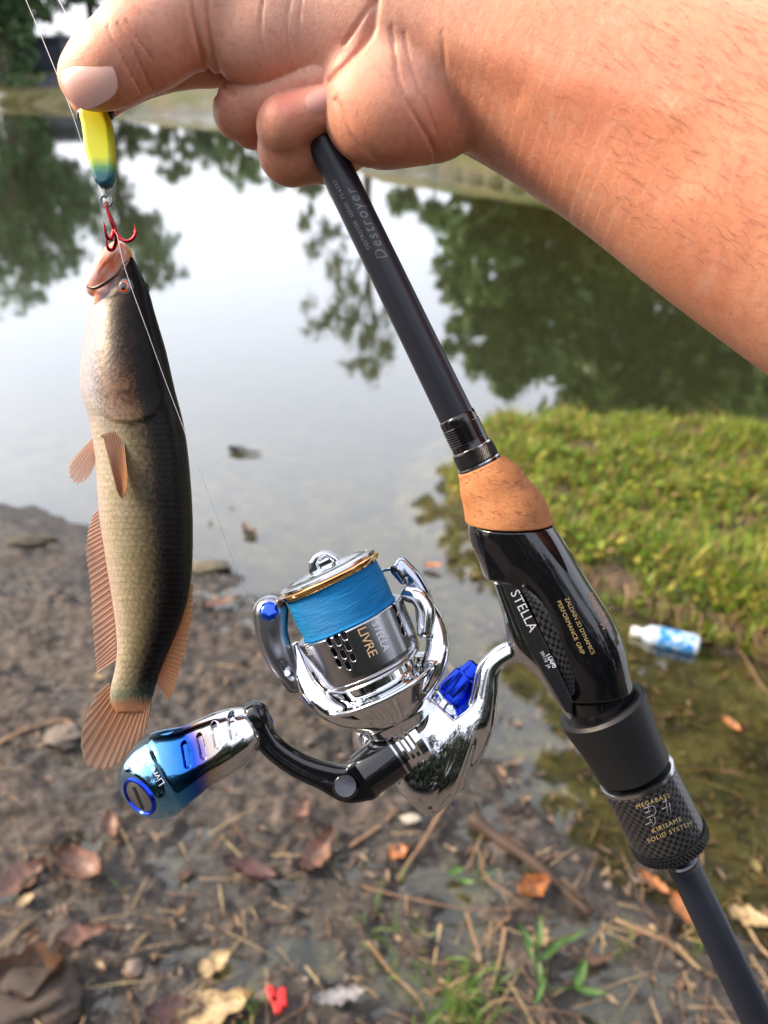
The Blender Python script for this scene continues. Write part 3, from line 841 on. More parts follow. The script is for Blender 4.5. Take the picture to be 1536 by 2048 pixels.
nail_patch('thumbnail', pt + np.array([3, 2, 4.5]), (-0.88, 0.30, -0.25), None, (g / np.linalg.norm(g)) * 0.5 + np.array([-.15, -.05, .8]), 48, 46, 17, NAIL)
zt, pt = surf_z(hand, 637, 196, 100, 330); g = sgrad(hand, pt, 6)
nail_patch('fingernail', pt + np.array([-3, 2, 2.5]), (0.93, -0.36, 0.1), None, g, 28, 21, 7, NAILD)

# dark hairs lying along the forearm
rs = random.Random(3); mb = MB()
cnt = 0
while cnt < 420:
    px = rs.uniform(1020, 1536); py = rs.uniform(0, 560)
    if py > (px - 1000) * 0.72 + 250 or rs.random() > (0.05 + 0.95 * ((px - 1000) / 536) ** 1.5) * (1.1 - py / 560): continue
    z0, p0 = surf_z(hand, px, py, 100, 620)
    if p0 is None: continue
    a = math.radians(rs.uniform(24, 50)); ln = rs.uniform(14, 62); cv = rs.uniform(-.5, .5)
    pts = []
    for i in range(5):
        q = i / 4; aa = a + cv * q
        x = px + math.cos(aa) * ln * q; y = py + math.sin(aa) * ln * q
        _, pp = surf_z(hand, x, y, 100, 620)
        if pp is None: pp = p0
        pts.append(pp + np.array([0, 0, 1.2 + 2.5 * math.sin(q * 3)]))
    V, F = tube_geo(spline(pts, 7), np.array([.17, .18, .17, .14, .1, .07, .03]), 4); mb.add(V, F); cnt += 1
V = held(np.vstack(mb.V)); o = mesh_np('arm_hair', V, mb.F, HAIR, person); tag(o, kind='stuff')
# ---------------------------------------------------------------- materials of the tackle
CHROME = simple('polished_metal', (0.80, 0.82, 0.85), 0.05, 1.0)
SATIN = simple('satin_gunmetal', (0.42, 0.43, 0.47), 0.30, 1.0)
SILVER = simple('brushed_silver', (0.62, 0.63, 0.66), 0.20, 1.0)
GOLD = simple('gold_rim', (0.88, 0.50, 0.20), 0.10, 1.0)
GLOSS = simple('gloss_black', (0.006, 0.006, 0.008), 0.06, 0.0, Coat__Weight=0.6, Coat__Roughness=0.02)
RUBBER = simple('black_rubber', (0.010, 0.011, 0.013), 0.48)
DARKM = simple('dark_metal', (0.10, 0.10, 0.11), 0.25, 1.0)
BLUEM = simple('anodised_blue', (0.015, 0.06, 0.72), 0.16, 0.9)
INK_G = simple('gold_print', (0.50, 0.38, 0.17), 0.4)
INK_S = simple('silver_print', (0.62, 0.64, 0.70), 0.35)
INK_D = simple('dim_print', (0.20, 0.20, 0.24), 0.4)
INK_O = simple('copper_print', (0.45, 0.22, 0.10), 0.4)
t = NT('matte_blank'); oc = t.coord('Object'); nn = t.noise(oc, 1500, 2)
t.set(Base__Color=(0.012, 0.015, 0.026), Roughness=0.38, Specular__IOR__Level=0.6); t.bump(nn, 0.08, 0.0002); BLANK = t.m
t = NT('cork'); oc = t.coord('Object'); n1 = t.noise(oc, 130, 5, 0.6); n2 = t.noise(t.coord('Object', (1, 1, 3.2)), 260, 6, 0.72, 0.8); v = t.voro(t.coord('Object', (1, 1, 2.2)), 240, 'DISTANCE_TO_EDGE')
pit = t.ramp(n2, [(0.56, (0, 0, 0)), (0.66, (1, 1, 1))]); lin = t.ramp(v, [(0.0, (1, 1, 1)), (0.035, (0, 0, 0))])
pit = t.mix(1.0, pit, t.mix(t.ramp(n1, [(0.48, (0, 0, 0)), (0.6, (.6, .6, .6))]), (0, 0, 0), lin), 'ADD')
c = t.ramp(n1, [(0.3, (0.40, 0.145, 0.048)), (0.7, (0.56, 0.24, 0.095))])
c = t.mix(pit, c, (0.27, 0.105, 0.04)); t.set(Base__Color=c, Roughness=0.72)
t.bump(t.math('SUBTRACT', t.math('MULTIPLY', n1, .3), pit), 0.5, 0.0005); CORK = t.m
def carbon(name, kx, ky):
    """woven cloth under lacquer: over-and-under cells from the around / along attributes"""
    t = NT(name)
    cv = t.attr('weave', 'Vector')
    ck = t.n.new('ShaderNodeTexChecker'); ck.inputs['Scale'].default_value = 1.0
    mp = t.n.new('ShaderNodeMapping'); mp.inputs['Scale'].default_value = (kx, ky, 1); t.L(cv, mp.inputs['Vector']); t.L(mp.outputs[0], ck.inputs['Vector'])
    sx = t.n.new('ShaderNodeSeparateXYZ'); t.L(mp.outputs[0], sx.inputs[0])
    h1 = t.math('ABSOLUTE', t.math('SINE', t.math('MULTIPLY', sx.outputs[0], math.pi))); h2 = t.math('ABSOLUTE', t.math('SINE', t.math('MULTIPLY', sx.outputs[1], math.pi)))
    c = t.mix(ck.outputs['Fac'], (0.007, 0.007, 0.008), (0.05, 0.05, 0.055))
    t.set(Base__Color=c, Roughness=0.32, Metallic=0.2, Coat__Weight=0.7, Coat__Roughness=0.04)
    h = t.math('ADD', t.math('MULTIPLY', ck.outputs['Fac'], h1), t.math('MULTIPLY', t.math('SUBTRACT', 1.0, ck.outputs['Fac']), h2))
    t.bump(h, 0.35, 0.0004); return t.m
CARB = carbon('carbon_weave', 1.0, 1.0)
t = NT('knurled_black'); cv = t.attr('weave', 'Vector'); sx = t.n.new('ShaderNodeSeparateXYZ'); t.L(cv, sx.inputs[0])
a = t.math('ABSOLUTE', t.math('SINE', t.math('MULTIPLY', t.math('ADD', sx.outputs[0], sx.outputs[1]), math.pi)))
b = t.math('ABSOLUTE', t.math('SINE', t.math('MULTIPLY', t.math('SUBTRACT', sx.outputs[0], sx.outputs[1]), math.pi)))
t.set(Base__Color=(0.02, 0.021, 0.025), Roughness=0.22, Metallic=0.6); t.bump(t.math('MINIMUM', a, b), 1.0, 0.0012); KNURL = t.m

def weave(o, k_ang, k_ax):
    me = o.data; n = len(me.vertices)
    a = np.zeros(n, np.float32); b = np.zeros(n, np.float32)
    me.attributes['ang'].data.foreach_get('value', a); me.attributes['ax'].data.foreach_get('value', b)
    at = me.attributes.new('weave', 'FLOAT_VECTOR', 'POINT')
    at.data.foreach_set('vector', np.stack([(a - 0.5 * (a > 10)) * k_ang, b * k_ax, a * 0], 1).astype(np.float32).ravel())
    return o

def bvh_of(*objs):
    V = []; F = []; n = 0
    for o in objs:
        M = o.matrix_parent_inverse.copy(); off = Vector(o.location)
        q = o.parent
        while q is not None: off = off + Vector(q.location); q = q.parent
        V += [v.co + off for v in o.data.vertices]; F += [tuple(i + n for i in p.vertices) for p in o.data.polygons]; n = len(V)
    return BVHTree.FromPolygons(V, F)
def onto(bv, px, py, lift=0.4):
    d = Vector(ray(px, py)).normalized(); h = bv.ray_cast(Vector(CAM), d)
    if h[0] is None: return None
    nn = h[1] if h[1].dot(d) < 0 else -h[1]
    return np.array(h[0] + nn * lift * UNIT)
def print_text(name, s, size, px, py, dx, dy, bv, mat, parent, flip=False, lift=0.4, **kw):
    """flat print that follows the surface; (dx,dy) is the reading direction as seen"""
    V, F = text_geo(s, size, **kw)
    L = math.hypot(dx, dy); dx /= L; dy /= L; ux, uy = dy, -dx
    if flip: ux, uy = -ux, -uy
    out = []
    for v in V:
        p = onto(bv, px + v[0] * dx + v[1] * ux, py + v[0] * dy + v[1] * uy, lift)
        if p is None: p = out[-1] if out else np.array(held([K(px, py, 0)])[0])
        out.append(p)
    return mesh_np(name, np.array(out), F, mat, parent, smooth=False)

# ---------------------------------------------------------------- the rod
zr = lambda y: 150 - (y - 296) * 0.13
def KZ(x, y, dz=0): return K(x, y, zr(y) + dz)
rod = empty('fishing_rod', held([KZ(1100, 1200)])[0], 'black spinning rod with orange cork ring and gloss black reel seat', 'fishing rod')
lathe('blank', KZ(360, -304), KZ(912, 831), [(0, 26), (400, 29), (900, 32), (np.linalg.norm(KZ(912, 831) - KZ(360, -304)), 33.5)], BLANK, rod)
ax = KZ(966, 943) - KZ(912, 831); ax /= np.linalg.norm(ax)
pr = [(0, 34)]
for i in range(9): pr += [(14 + i * 4.6, 36), (15.2 + i * 4.6, 37.2), (17 + i * 4.6, 37.2), (18.2 + i * 4.6, 36)]
pr = [(0, 33.6), (2, 35.4), (8, 36)] + pr[5:] + [(66, 37), (70, 38)]
lathe('thread_wrap', KZ(912, 831), KZ(966, 943), pr, GLOSS, rod)
k0 = KZ(912, 831)
o = lathe('ring', k0 + ax * 66, k0 + ax * 200, [(0, 38.5), (1, 40), (4, 40), (5, 38.5)], SILVER, rod)
o = lathe('knurled_collar', k0 + ax * 70, k0 + ax * 200, [(0, 38), (1.5, 40.5), (12, 41.5), (25, 42), (27, 40)], KNURL, rod, n=96); weave(o, 44, 0.16)
lathe('ring', k0 + ax * 97, k0 + ax * 200, [(0, 40), (1, 42.5), (4, 42.8), (5, 41)], SILVER, rod)
lathe('collar', k0 + ax * 101, k0 + ax * 200, [(0, 41), (2, 42), (9, 43), (11, 46), (15, 46.5), (17, 44)], GLOSS, rod)
def cork(P):
    d = chain(P, [KZ(962, 935), KZ(988, 980), KZ(1012, 1032), KZ(1030, 1080)], [47, 63, 77, 82], 12)
    d = smax(d, plane(P, KZ(960, 930), (-.43, -.9, 0.12)), 5)
    return smax(d, plane(P, KZ(1015, 1044), (0.02, 1, -0.22)), 4)
sdf_mesh('cork_ring', cork, (880, 890, -30), (1120, 1090, 190), 2.6, CORK, rod)
# reel seat: a bent, swelling body with a forward hood and a scooped side
def seat(P):
    d = dense(P, [KZ(1016, 1060, 0), KZ(1052, 1115, 0), KZ(1106, 1203, 0), KZ(1160, 1292, 0), KZ(1186, 1365, 0), KZ(1200, 1420, 0)], [75, 79, 80, 82, 75, 72], 40)
    d = smax(d, plane(P, KZ(1015, 1046), (-0.02, -1, 0.22)), 4)
    d = smax(d, plane(P, KZ(1190, 1388), (0.12, 1, 0)), 6)
    M = frame_of((1, 0, 0), (0, 0, 1)); pz = zr(1110)
    hood = prism(P, [K(x, y, pz)[:2] for x, y in ((941, 1046), (950, 1085), (972, 1156), (1010, 1164), (1075, 1160), (1060, 1050))], pz - 46, pz + 50, rd=9)
    d = smin(d, hood, 12)
    # ridge line down the flank, then the scoop below it
    sc = ell(P, KZ(1082, 1272, 134), (165, 62, 72), frame_of((0.50, 0.866, 0)))
    d = smax(d, -sc, 5)
    sc2 = ell(P, KZ(1006, 1262, 30), (104, 40, 120), frame_of((0.45, 0.89, 0)))
    d = smax(d, -sc2, 10)
    return d
SEAT = sdf_mesh('reel_seat', seat, (890, 1010, -90), (1300, 1440, 200), 2.8, GLOSS, rod)
lathe('seat_neck', KZ(1196, 1378), KZ(1214, 1440), [(0, 60), (4, 64), (30, 64), (60, 62)], GLOSS, rod)
# woven side panel in the scoop
bvs = bvh_of(SEAT)
def patch(name, outline_l, outline_r, zf, mat, parent, nu=26, nv=9, attrs=True, bulge=5, thick=6):
    L = spline(outline_l, nu); Rr = spline(outline_r, nu); V = []; W = []
    for s in (0, 1):
        for i in range(nu):
            for j in range(nv):
                f = j / (nv - 1); p = L[i] * (1 - f) + Rr[i] * f
                z = zf(p[0], p[1]) + bulge * math.sin(math.pi * f) * math.sin(math.pi * i / (nu - 1)) - s * thick
                V.append(K(p[0], p[1], z)); W.append((np.linalg.norm(p - L[i]) / 7.0, i / (nu - 1) * np.linalg.norm(L[-1] - L[0]) / 7.0, 0))
    F = []
    for s in (0, 1):
        for i in range(nu - 1):
            for j in range(nv - 1):
                q = s * nu * nv + i * nv + j
                F.append((q, q + 1, q + nv + 1, q + nv) if s == 0 else (q, q + nv, q + nv + 1, q + 1))
    N0 = nu * nv
    for i in range(nu - 1):
        for j in (0, nv - 1):
            q = i * nv + j; F.append((q, q + nv, q + nv + N0, q + N0))
    for i in (0, nu - 1):
        for j in range(nv - 1):
            q = i * nv + j; F.append((q, q + 1, q + 1 + N0, q + N0))
    o = mesh_np(name, held(np.array(V)), F, mat, parent, attrs={'weave': np.array(W)}); sharp(o, 50); return o
PZ = lambda x, y: zr(y) + 73
PANEL = patch('carbon_panel', [(1043, 1178), (1062, 1215), (1095, 1290), (1125, 1355), (1141, 1392)], [(1050, 1175), (1084, 1205), (1124, 1270), (1146, 1330), (1150, 1388)], PZ, CARB, rod)
# lower sleeve, barrel and rear blank
lathe('grip_sleeve', KZ(1201, 1408), KZ(1269, 1540), [(6, 66), (0, 74), (-1, 84), (5, 90), (30, 88), (80, 80), (120, 76), (148, 75), (150, 72)], RUBBER, rod)
b0 = KZ(1271, 1543); b1 = KZ(1341, 1682)
lathe('ring', b0, b1, [(0, 73), (1.5, 77.5), (9, 77.5), (10, 74)], SILVER, rod)
prof = [(10, 74), (12, 77)] + [(12 + i * 6, 77) for i in range(1, 22)] + [(147, 76)]
BAR = lathe('carbon_barrel', b0, b1, prof, CARB, rod, n=96); weave(BAR, 64, 0.125)
kb = lathe('knurled_ring', b0, b1, [(146, 75), (148, 79), (150, 80), (166, 80), (170, 78), (180, 60), (182, 34)], KNURL, rod, n=128); weave(kb, 60, 0.06)
c0 = KZ(1358, 1712); c1 = KZ(1522, 2055); ca = (c1 - c0) / np.linalg.norm(c1 - c0)
lathe('collar', c0, c1, [(0, 32), (4, 33), (8, 30), (12, 33), (18, 31)], DARKM, rod)
lathe('rear_blank', c0 + ca * 16, c1, [(0, 30), (6, 33), (400, 35), (900, 36), (905, 33)], BLANK, rod)
lathe('butt_cap', c0 + ca * 916, c1, [(0, 36), (4, 40), (50, 42), (60, 36), (62, 20)], RUBBER, rod)
# lettering
bvb = bvh_of(BAR)
def word(s, size, cx, cy, dx, dy, bv, mat, parent=rod, name='lettering', **kw):
    return print_text(name, s, size, cx, cy, dx, dy, bv, mat, parent, align='CENTER', **kw)
word('MEGABASS', 12.5, 1307, 1606, 66, -24, bvb, INK_G, spacing=1.25)
word('KIRISAME', 13, 1335, 1654, 62, -27, bvb, INK_G, spacing=1.22)
word('SOLID SYSTEM', 12.5, 1341, 1668, 80, -33, bvb, INK_G, spacing=1.22)
def strokes(name, segs, bv, mat, parent, r=1.0):
    mb = MB()
    for s in segs:
        pts = [onto(bv, x, y, 0.3) for x, y in (spline(s, 8) if len(s) > 2 else np.linspace(s[0], s[1], 5))]
        pts = [p for p in pts if p is not None]
        if len(pts) > 2:
            n = len(pts); V, F = tube_geo(pts, np.linspace(r, r * .45, n) * UNIT, 5); mb.add(V, F)
    return mb.build(name, mat, parent, smooth=True)
strokes('brush_characters', [[(1288, 1617), (1306, 1611)], [(1296, 1609), (1299, 1630)], [(1290, 1626), (1303, 1621)], [(1294, 1636), (1306, 1630)], [(1300, 1638), (1307, 1650)], [(1291, 1650), (1304, 1643)],
        [(1307, 1612), (1312, 1622), (1306, 1634)], [(1309, 1634), (1311, 1644), (1303, 1655)], [(1326, 1604), (1335, 1600)], [(1331, 1598), (1336, 1632)], [(1324, 1618), (1341, 1611)], [(1339, 1606), (1342, 1628)]], bvb, INK_D, rod, 1.1)
print_text('lettering', 'PERFORMANCE GRIP', 12.2, 1113, 1203, 57, 123, bvs, INK_G, rod, spacing=1.04)
print_text('lettering', 'ZALDAIN 3D DYNAMICS', 12.0, 1129, 1197, 59, 123, bvs, INK_G, rod, spacing=0.93)
print_text('lettering', 'Megabass', 21, 1219, 1255, -38, -75, bvs, INK_O, rod, spacing=1.0)
bl = [o for o in rod.children if o.name.startswith('blank')][0]; bvl = bvh_of(bl)
INK_T = simple('bronze_print', (0.17, 0.155, 0.145), 0.35, 0.7)
print_text('lettering', 'Destroyer', 30, 776, 516, -112, -238, bvl, INK_T, rod, spacing=1.25, shear=0.3)
print_text('lettering', 'DESTROYER  SERIES  F2-63XS', 11, 741, 497, -88, -176, bvl, INK_D, rod, spacing=1.1)
# ---------------------------------------------------------------- the spinning reel
reel = empty('spinning_reel', held([K(760, 1400, 20)])[0], 'polished chrome spinning reel with blue line and a blue heat-tinted handle knob', 'reel')
CS = K(657.5, 1150, 60)
AX = np.array([.424, .903, -.05]); AX /= np.linalg.norm(AX)
SU = np.array([.904, -.427, 0.0]); SU = SU - AX * (SU @ AX); SU /= np.linalg.norm(SU)
SW = np.cross(SU, AX); SW = SW if SW[2] > 0 else -SW
def sp(t, side=0.0, w=0.0): return CS + AX * t + SU * side + SW * w
def spl(name, prof, mat, parent, n=96): return lathe(name, CS, CS + AX * 100, prof, mat, parent, n=n, hint=SW)
t = NT('braided_line'); wv = t.attr('ax'); an = t.attr('ang')
h = t.math('ABSOLUTE', t.math('SINE', t.math('ADD', t.math('MULTIPLY', wv, 1.55), t.math('MULTIPLY', t.math('SINE', t.math('MULTIPLY', an, 12.566)), 1.2))))
h2 = t.math('ABSOLUTE', t.math('SINE', t.math('ADD', t.math('MULTIPLY', wv, 0.71), t.math('MULTIPLY', t.math('SINE', t.math('MULTIPLY', an, 6.283)), 3.0))))
cb = t.n.new('ShaderNodeCombineXYZ'); t.L(t.math('MULTIPLY', an, 9.0), cb.inputs[0]); t.L(t.math('MULTIPLY', wv, 0.55), cb.inputs[1])
ns = t.noise(cb.outputs[0], 1.0, 4, 0.6)
c = t.ramp(ns, [(0.3, (0.008, 0.20, 0.60)), (0.55, (0.015, 0.38, 0.90)), (0.75, (0.08, 0.55, 0.95))])
c = t.mix(t.math('MULTIPLY', h, 0.45), t.mix(0.5, c, (0.01, 0.12, 0.34)), c)
t.set(Base__Color=c, Roughness=0.55, Specular__IOR__Level=0.25); t.bump(t.math('ADD', h, t.math('MULTIPLY', h2, .6)), 0.7, 0.0006); BRAID = t.m
spool = spl('spool', [(-13, 40), (-13, 66), (-11, 70), (-11, 84), (-13, 86), (-12, 94), (-9, 98), (-5, 99), (20, 60), (90, 60)], SILVER, reel)
lathe('line_winding', CS, CS + AX * 100, [(4, 70), (6, 91)] + [(6 + i * 4.0, 93.5 + 2.2 * math.sin(i * 0.14) + (1.0 if i % 2 else 0)) for i in range(1, 22)] + [(93, 97)], BRAID, spool, n=128, hint=SW)
spl('spool_lip', [(-4, 97), (-3, 102), (-1, 105), (1, 105), (7, 101.5), (10, 98), (10, 90), (0, 80)], GOLD, spool)
lathe('spool_top', CS, CS + AX * 100, [(-20, 26), (-19, 34), (-16, 52), (-15, 66), (-13, 74), (-8, 80)], CHROME, spool, hint=SW)
lathe('drag_seal', CS, CS + AX * 100, [(-9, 84), (-13.5, 82), (-14, 74), (-10, 72)], DARKM, spool, hint=SW)
# the arched drag knob
MK = np.array([SU, -AX, SW], dtype=np.float32)
def drag(P):
    arch = np.array([(-33, 6), (-30, 26), (-22, 40), (-8, 48), (8, 48), (20, 42), (30, 28), (38, 6)])
    d = prism(P, arch, -24, 18, MK, CS, 6)
    hole = prism(P, np.array([(-12, 10), (-10, 30), (0, 39), (12, 38), (20, 26), (24, 10)]), 2, 40, MK, CS, 4)
    d = smax(d, -hole, 3)
    fin = rbox(P, CS - AX * 20 + SU * 5 + SW * 4, (16, 13, 6), 5, MK)
    return smin(d, fin, 4)
sdf_mesh('drag_knob', drag, tuple(CS - [110, 110, 90]), tuple(CS + [90, 50, 110]), 1.8, CHROME, spool)
# skirt with slots cut through it
def pix_on_cyl(px, py, r, t0=0):
    z = CS[2] + 90
    for _ in range(12):
        q = K(px, py, z) - CS; s = np.clip((q @ SU) / r, -.999, .999); a = math.asin(s)
        tt = (q - SU * r * s - SW * r * math.cos(a)) @ AX
        z = (CS + AX * tt + SU * r * s + SW * r * math.cos(a))[2]
    return tt, a
HOLES = [(657, 1280, 9), (672, 1274, 15), (686, 1266, 11), (668, 1305, 6), (696, 1292, 6), (686, 1309, 5), (676, 1327, 5), (695, 1332, 5), (705, 1315, 4),
         (789, 1216, 10), (799, 1241, 6), (808, 1262, 5), (640, 1250, 0)]
HC = [(pix_on_cyl(x, y, 108), L) for x, y, L in HOLES if L]
ang_q = np.array([a for (tt, a), L in HC])
def skirt(P):
    q = P - CS.astype(np.float32); t_ = q @ AX.astype(np.float32); x = q @ SU.astype(np.float32); y = q @ SW.astype(np.float32)
    rr = np.hypot(x, y)
    R = np.interp(t_, [92, 96, 180, 196, 204], [107, 110, 104, 101, 97]).astype(np.float32)
    dt = np.abs(t_ - 148) - 55
    outer = rr - R
    d = np.maximum(outer, dt); inner = rr - (R - 8)
    d = np.maximum(d, -np.maximum(inner, -(t_ - 97)))
    d = smax(d, dt, 3)
    # slots
    near = (np.abs(outer) < 16)
    if near.any():
        an = np.arctan2(x[near], y[near]); tt = t_[near]; best = np.full(near.sum(), 99, np.float32)
        for (t0, a0), L in HC:
            dx = (an - a0) * 104; dy = np.maximum(np.abs(tt - t0) - L * 0.8, 0)
            best = np.minimum(best, np.hypot(dx, dy) - 4.6)
        dd = d[near]; e = smax(dd, -best, 1.6); d[near] = e
    # a fine turned groove near the lower edge
    d = d + 1.2 * np.exp(-((t_ - 190) / 1.6) ** 2) * (np.abs(outer) < 6)
    return d
SK = sdf_mesh('spool_skirt', skirt, tuple(CS + [-70, 10, -180]), tuple(CS + [230, 270, 110]), 1.7, simple('skirt_gunmetal', (0.50, 0.50, 0.53), 0.22, 1.0), spool, margin=1.3)
lathe('inner_drum', CS, CS + AX * 100, [(100, 92), (100, 93), (196, 88), (196, 60)], simple('drum_dark', (0.02, 0.02, 0.022), 0.5), spool, hint=SW)
LOW = lathe('rotor_collar', CS, CS + AX * 100, [(196, 74), (200, 82), (202, 84), (222, 84), (226, 80), (232, 80), (236, 88), (262, 92), (270, 60)], CHROME, reel, hint=SW)
bvk = bvh_of(SK)
WORD_G = simple('light_gold_print', (0.85, 0.55, 0.30), 0.35)
print_text('lettering', 'LIVRE', 27, 714, 1258, 37, 84, bvk, WORD_G, spool, spacing=0.95, flip=False)
print_text('lettering', 'STELLA', 20, 743, 1246, 32, 75, bvk, simple('white_print', (0.85, 0.86, 0.9), 0.4), spool, spacing=0.97)
print_text('lettering', '1000', 13, 607, 1288, 18, 38, bvk, INK_S, spool)
# yellow sticker on the collar
bvw = bvh_of(LOW)
def stick(name, cor, mat, parent, bv, n=8, lift=.5):
    a, b, c, d = [np.array(q, float) for q in cor]; V = []
    for i in range(n):
        for j in range(n):
            u, v = i / (n - 1), j / (n - 1); p = (a * (1 - u) + b * u) * (1 - v) + (d * (1 - u) + c * u) * v
            q = onto(bv, p[0], p[1], lift); V.append(q if q is not None else V[-1])
    F = [(i * n + j, i * n + j + 1, (i + 1) * n + j + 1, (i + 1) * n + j) for i in range(n - 1) for j in range(n - 1)]
    return mesh_np(name, np.array(V), F, mat, parent)
stk = stick('sticker', [(762, 1334), (800, 1312), (807, 1332), (770, 1355)], simple('yellow_sticker', (0.62, 0.66, 0.12), 0.35), LOW, bvw)
print_text('lettering', 'ILTO', 15, 777, 1348, 17, -11, bvw, simple('sticker_ink', (0.03, 0.04, 0.02), .5), LOW, lift=.9)

# rotor: cup and the thick chrome rim that rises into two arms
RB = [((594, 1296, 34), 13), ((606, 1346, 56), 18), ((628, 1390, 82), 22), ((675, 1424, 104), 24), ((735, 1432, 112), 24), ((798, 1408, 106), 24), ((848, 1362, 88), 24), ((874, 1304, 64), 23), ((868, 1248, 46), 21), ((842, 1196, 34), 17)]
def rotor(P):
    d = dense(P, [K(*p) for p, r in RB], [r for p, r in RB], 50)
    # flatten the rim's outside into a band
    cup = cyl(P, sp(228), sp(300), 128, 10, 78)
    cup = smax(cup, -cyl(P, sp(150), sp(256), 101, 8), 6)
    low = cyl(P, sp(290), sp(322), 80, 6, 66)
    d = smin(d, smin(cup, low, 4), 9)
    # windows and a parting groove
    d = smax(d, -cap(P, K(612, 1385, 105), K(622, 1404, 118), 7, 7), 2)
    g1 = chain(P, [K(786, 1410, 140), K(796, 1430, 130), K(800, 1445, 112)], [0, 0, 0])
    d = d + 1.8 * np.exp(-(g1 / 2.2) ** 2)
    return d
rot = sdf_mesh('rotor', rotor, (560, 1150, -190), (930, 1510, 170), 2.6, CHROME, reel)
# right arm and roller
def rarm(P):
    d = dense(P, [K(803, 1130, 26), K(826, 1158, 26), K(846, 1200, 26), K(848, 1238, 30)], [15, 17, 19, 16], 30)
    d = smin(d, cap(P, K(794, 1140, 34), K(806, 1160, 34), 13, 9), 6)
    d = smax(d, -ell(P, K(822, 1178, 60), (30, 11, 26), frame_of((.45, .9, 0))), 5)
    return d
sdf_mesh('bail_lever', rarm, (760, 1090, -40), (900, 1280, 90), 1.8, simple('blued_chrome', (0.50, 0.55, 0.66), 0.12, 1.0), reel)
lathe('roller_screw', K(788, 1138, 48), K(780, 1142, 80), [(0, 7), (4, 7), (5, 4), (2, 3)], DARKM, reel, n=24)
def coll(P):
    d = dense(P, [K(818, 1188, 50), K(838, 1196, 62), K(852, 1222, 66), K(850, 1262, 70)], [16, 17, 18, 16], 30)
    return smax(d, -ell(P, K(838, 1236, 96), (26, 7, 16), frame_of((.3, .95, 0))), 3)
sdf_mesh('rotor_arm_cap', coll, (780, 1150, -10), (900, 1310, 120), 1.9, CHROME, reel)
# left bail arm
def larm(P):
    Q = P.copy(); Q[:, 2] = (Q[:, 2] - 60) * 1.5 + 60
    d = dense(Q, [K(541, 1226, 60), K(545, 1270, 60), K(562, 1318, 60), K(588, 1368, 60)], [35, 31, 28, 18], 36) / 1.25
    d = smax(d, -ell(P, K(574, 1345, 88), (27, 9, 22), frame_of((.52, .85, 0))), 3)
    d = smax(d, -ell(P, K(539, 1223, 94), (23, 23, 16)), 2.5)
    d = smax(d, -ell(P, K(548, 1292, 106), (38, 9, 26), frame_of((.25, .95, 0))), 9)
    return d
LA = sdf_mesh('bail_arm', larm, (480, 1170, 0), (640, 1410, 120), 1.9, SATIN, reel)
t = NT('jewel_blue'); t.set(Base__Color=(0.01, 0.10, 0.85), Roughness=0.08, Metallic=0.75, Coat__Weight=1.0); 
jw = lathe('blue_jewel', K(539, 1223, 76), K(536, 1220, 96), [(0, 19), (6, 19), (10, 15), (11.5, 8), (12, 1)], t.m, LA, n=8)
lathe('lens_inset', K(574, 1346, 64), K(574, 1346, 90), [(0, 10), (6, 10), (10, 6)], CHROME, LA, n=24)
lathe('arm_joint', K(604, 1330, 20), K(590, 1325, 66), [(0, 40), (30, 40), (36, 36), (38, 20)], SATIN, reel)
htube('bail_wire', [K(572, 1214, 50), K(585, 1222, 0), K(630, 1228, -70), K(700, 1190, -85), K(752, 1150, -40), K(768, 1141, 20), K(790, 1138, 40)], 3.6, CHROME, reel, sp=40)

# body, gear housing, stem and foot
def body(P):
    out = [(745, 1425), (800, 1425), (862, 1392), (905, 1428), (938, 1408), (975, 1400), (985, 1440), (962, 1510), (926, 1566), (866, 1622), (850, 1622), (800, 1580), (768, 1530), (735, 1480)]
    d = prism(P, [K(x, y, 40)[:2] for x, y in out], -62, 100, rd=12)
    d = smax(d, ell(P, K(878, 1500, 4), (165, 106, 92), frame_of((-.30, .95, 0))), 8)
    rid = K(948, 1490, 60)
    d = smax(d, plane(P, rid, (0.93, 0.30, 0.20)), 12)
    pass
    d = smin(d, ell(P, K(775, 1475, 10), (70, 62, 60)), 14)
    # concave facet under the rotor
    d = smax(d, -ell(P, K(860, 1440, 128), (70, 34, 44), frame_of((.75, .66, 0))), 6)
    stem = dense(P, [K(1046, 1296, 34), K(1008, 1310, 36), K(978, 1338, 36), K(968, 1388, 36), K(955, 1450, 34), K(930, 1510, 32), K(894, 1572, 28), K(864, 1612, 26)], [22, 22, 23, 27, 32, 30, 22, 11], 50)
    d = smin(d, stem, 16)
    ft = dense(P, [K(997, 1168, 62), K(1018, 1228, 58), K(1044, 1292, 46), K(1090, 1350, 36), K(1142, 1432, 20)], [9, 12, 22, 14, 8], 40)
    d = smin(d, ft, 10)
    g = chain(P, spline([K(905, 1432, 100), K(912, 1490, 100), K(890, 1550, 90), K(860, 1612, 80)], 8), [0] * 8)
    return d + 2.5 * np.exp(-(g / 4.0) ** 2)
sdf_mesh('body', body, (690, 1130, -90), (1180, 1460 + 190, 130), 2.6, simple('body_chrome', (0.78, 0.79, 0.81), 0.05, 1.0), reel)
FT = sdf_mesh('reel_foot', lambda P: prism(P, [K(x, y, 78)[:2] for x, y in ((1000, 1162), (1024, 1164), (1040, 1180), (1142, 1398), (1140, 1424), (1128, 1420), (1052, 1290))], 30, 97, rd=3), (960, 1130, 0), (1180, 1450, 120), 2.2, simple('foot_black', (0.012, 0.012, 0.014), 0.25), reel)
bvf = bvh_of(FT)
print_text('lettering', 'STELLA', 27, 1020, 1185, 47, 96, bvf, INK_S, FT, spacing=1.05)
print_text('lettering', '1000', 17, 1090, 1308, 22, 40, bvf, INK_S, FT)
print_text('lettering', '59110  JA', 9.5, 1080, 1304, 30, 62, bvf, INK_S, FT)
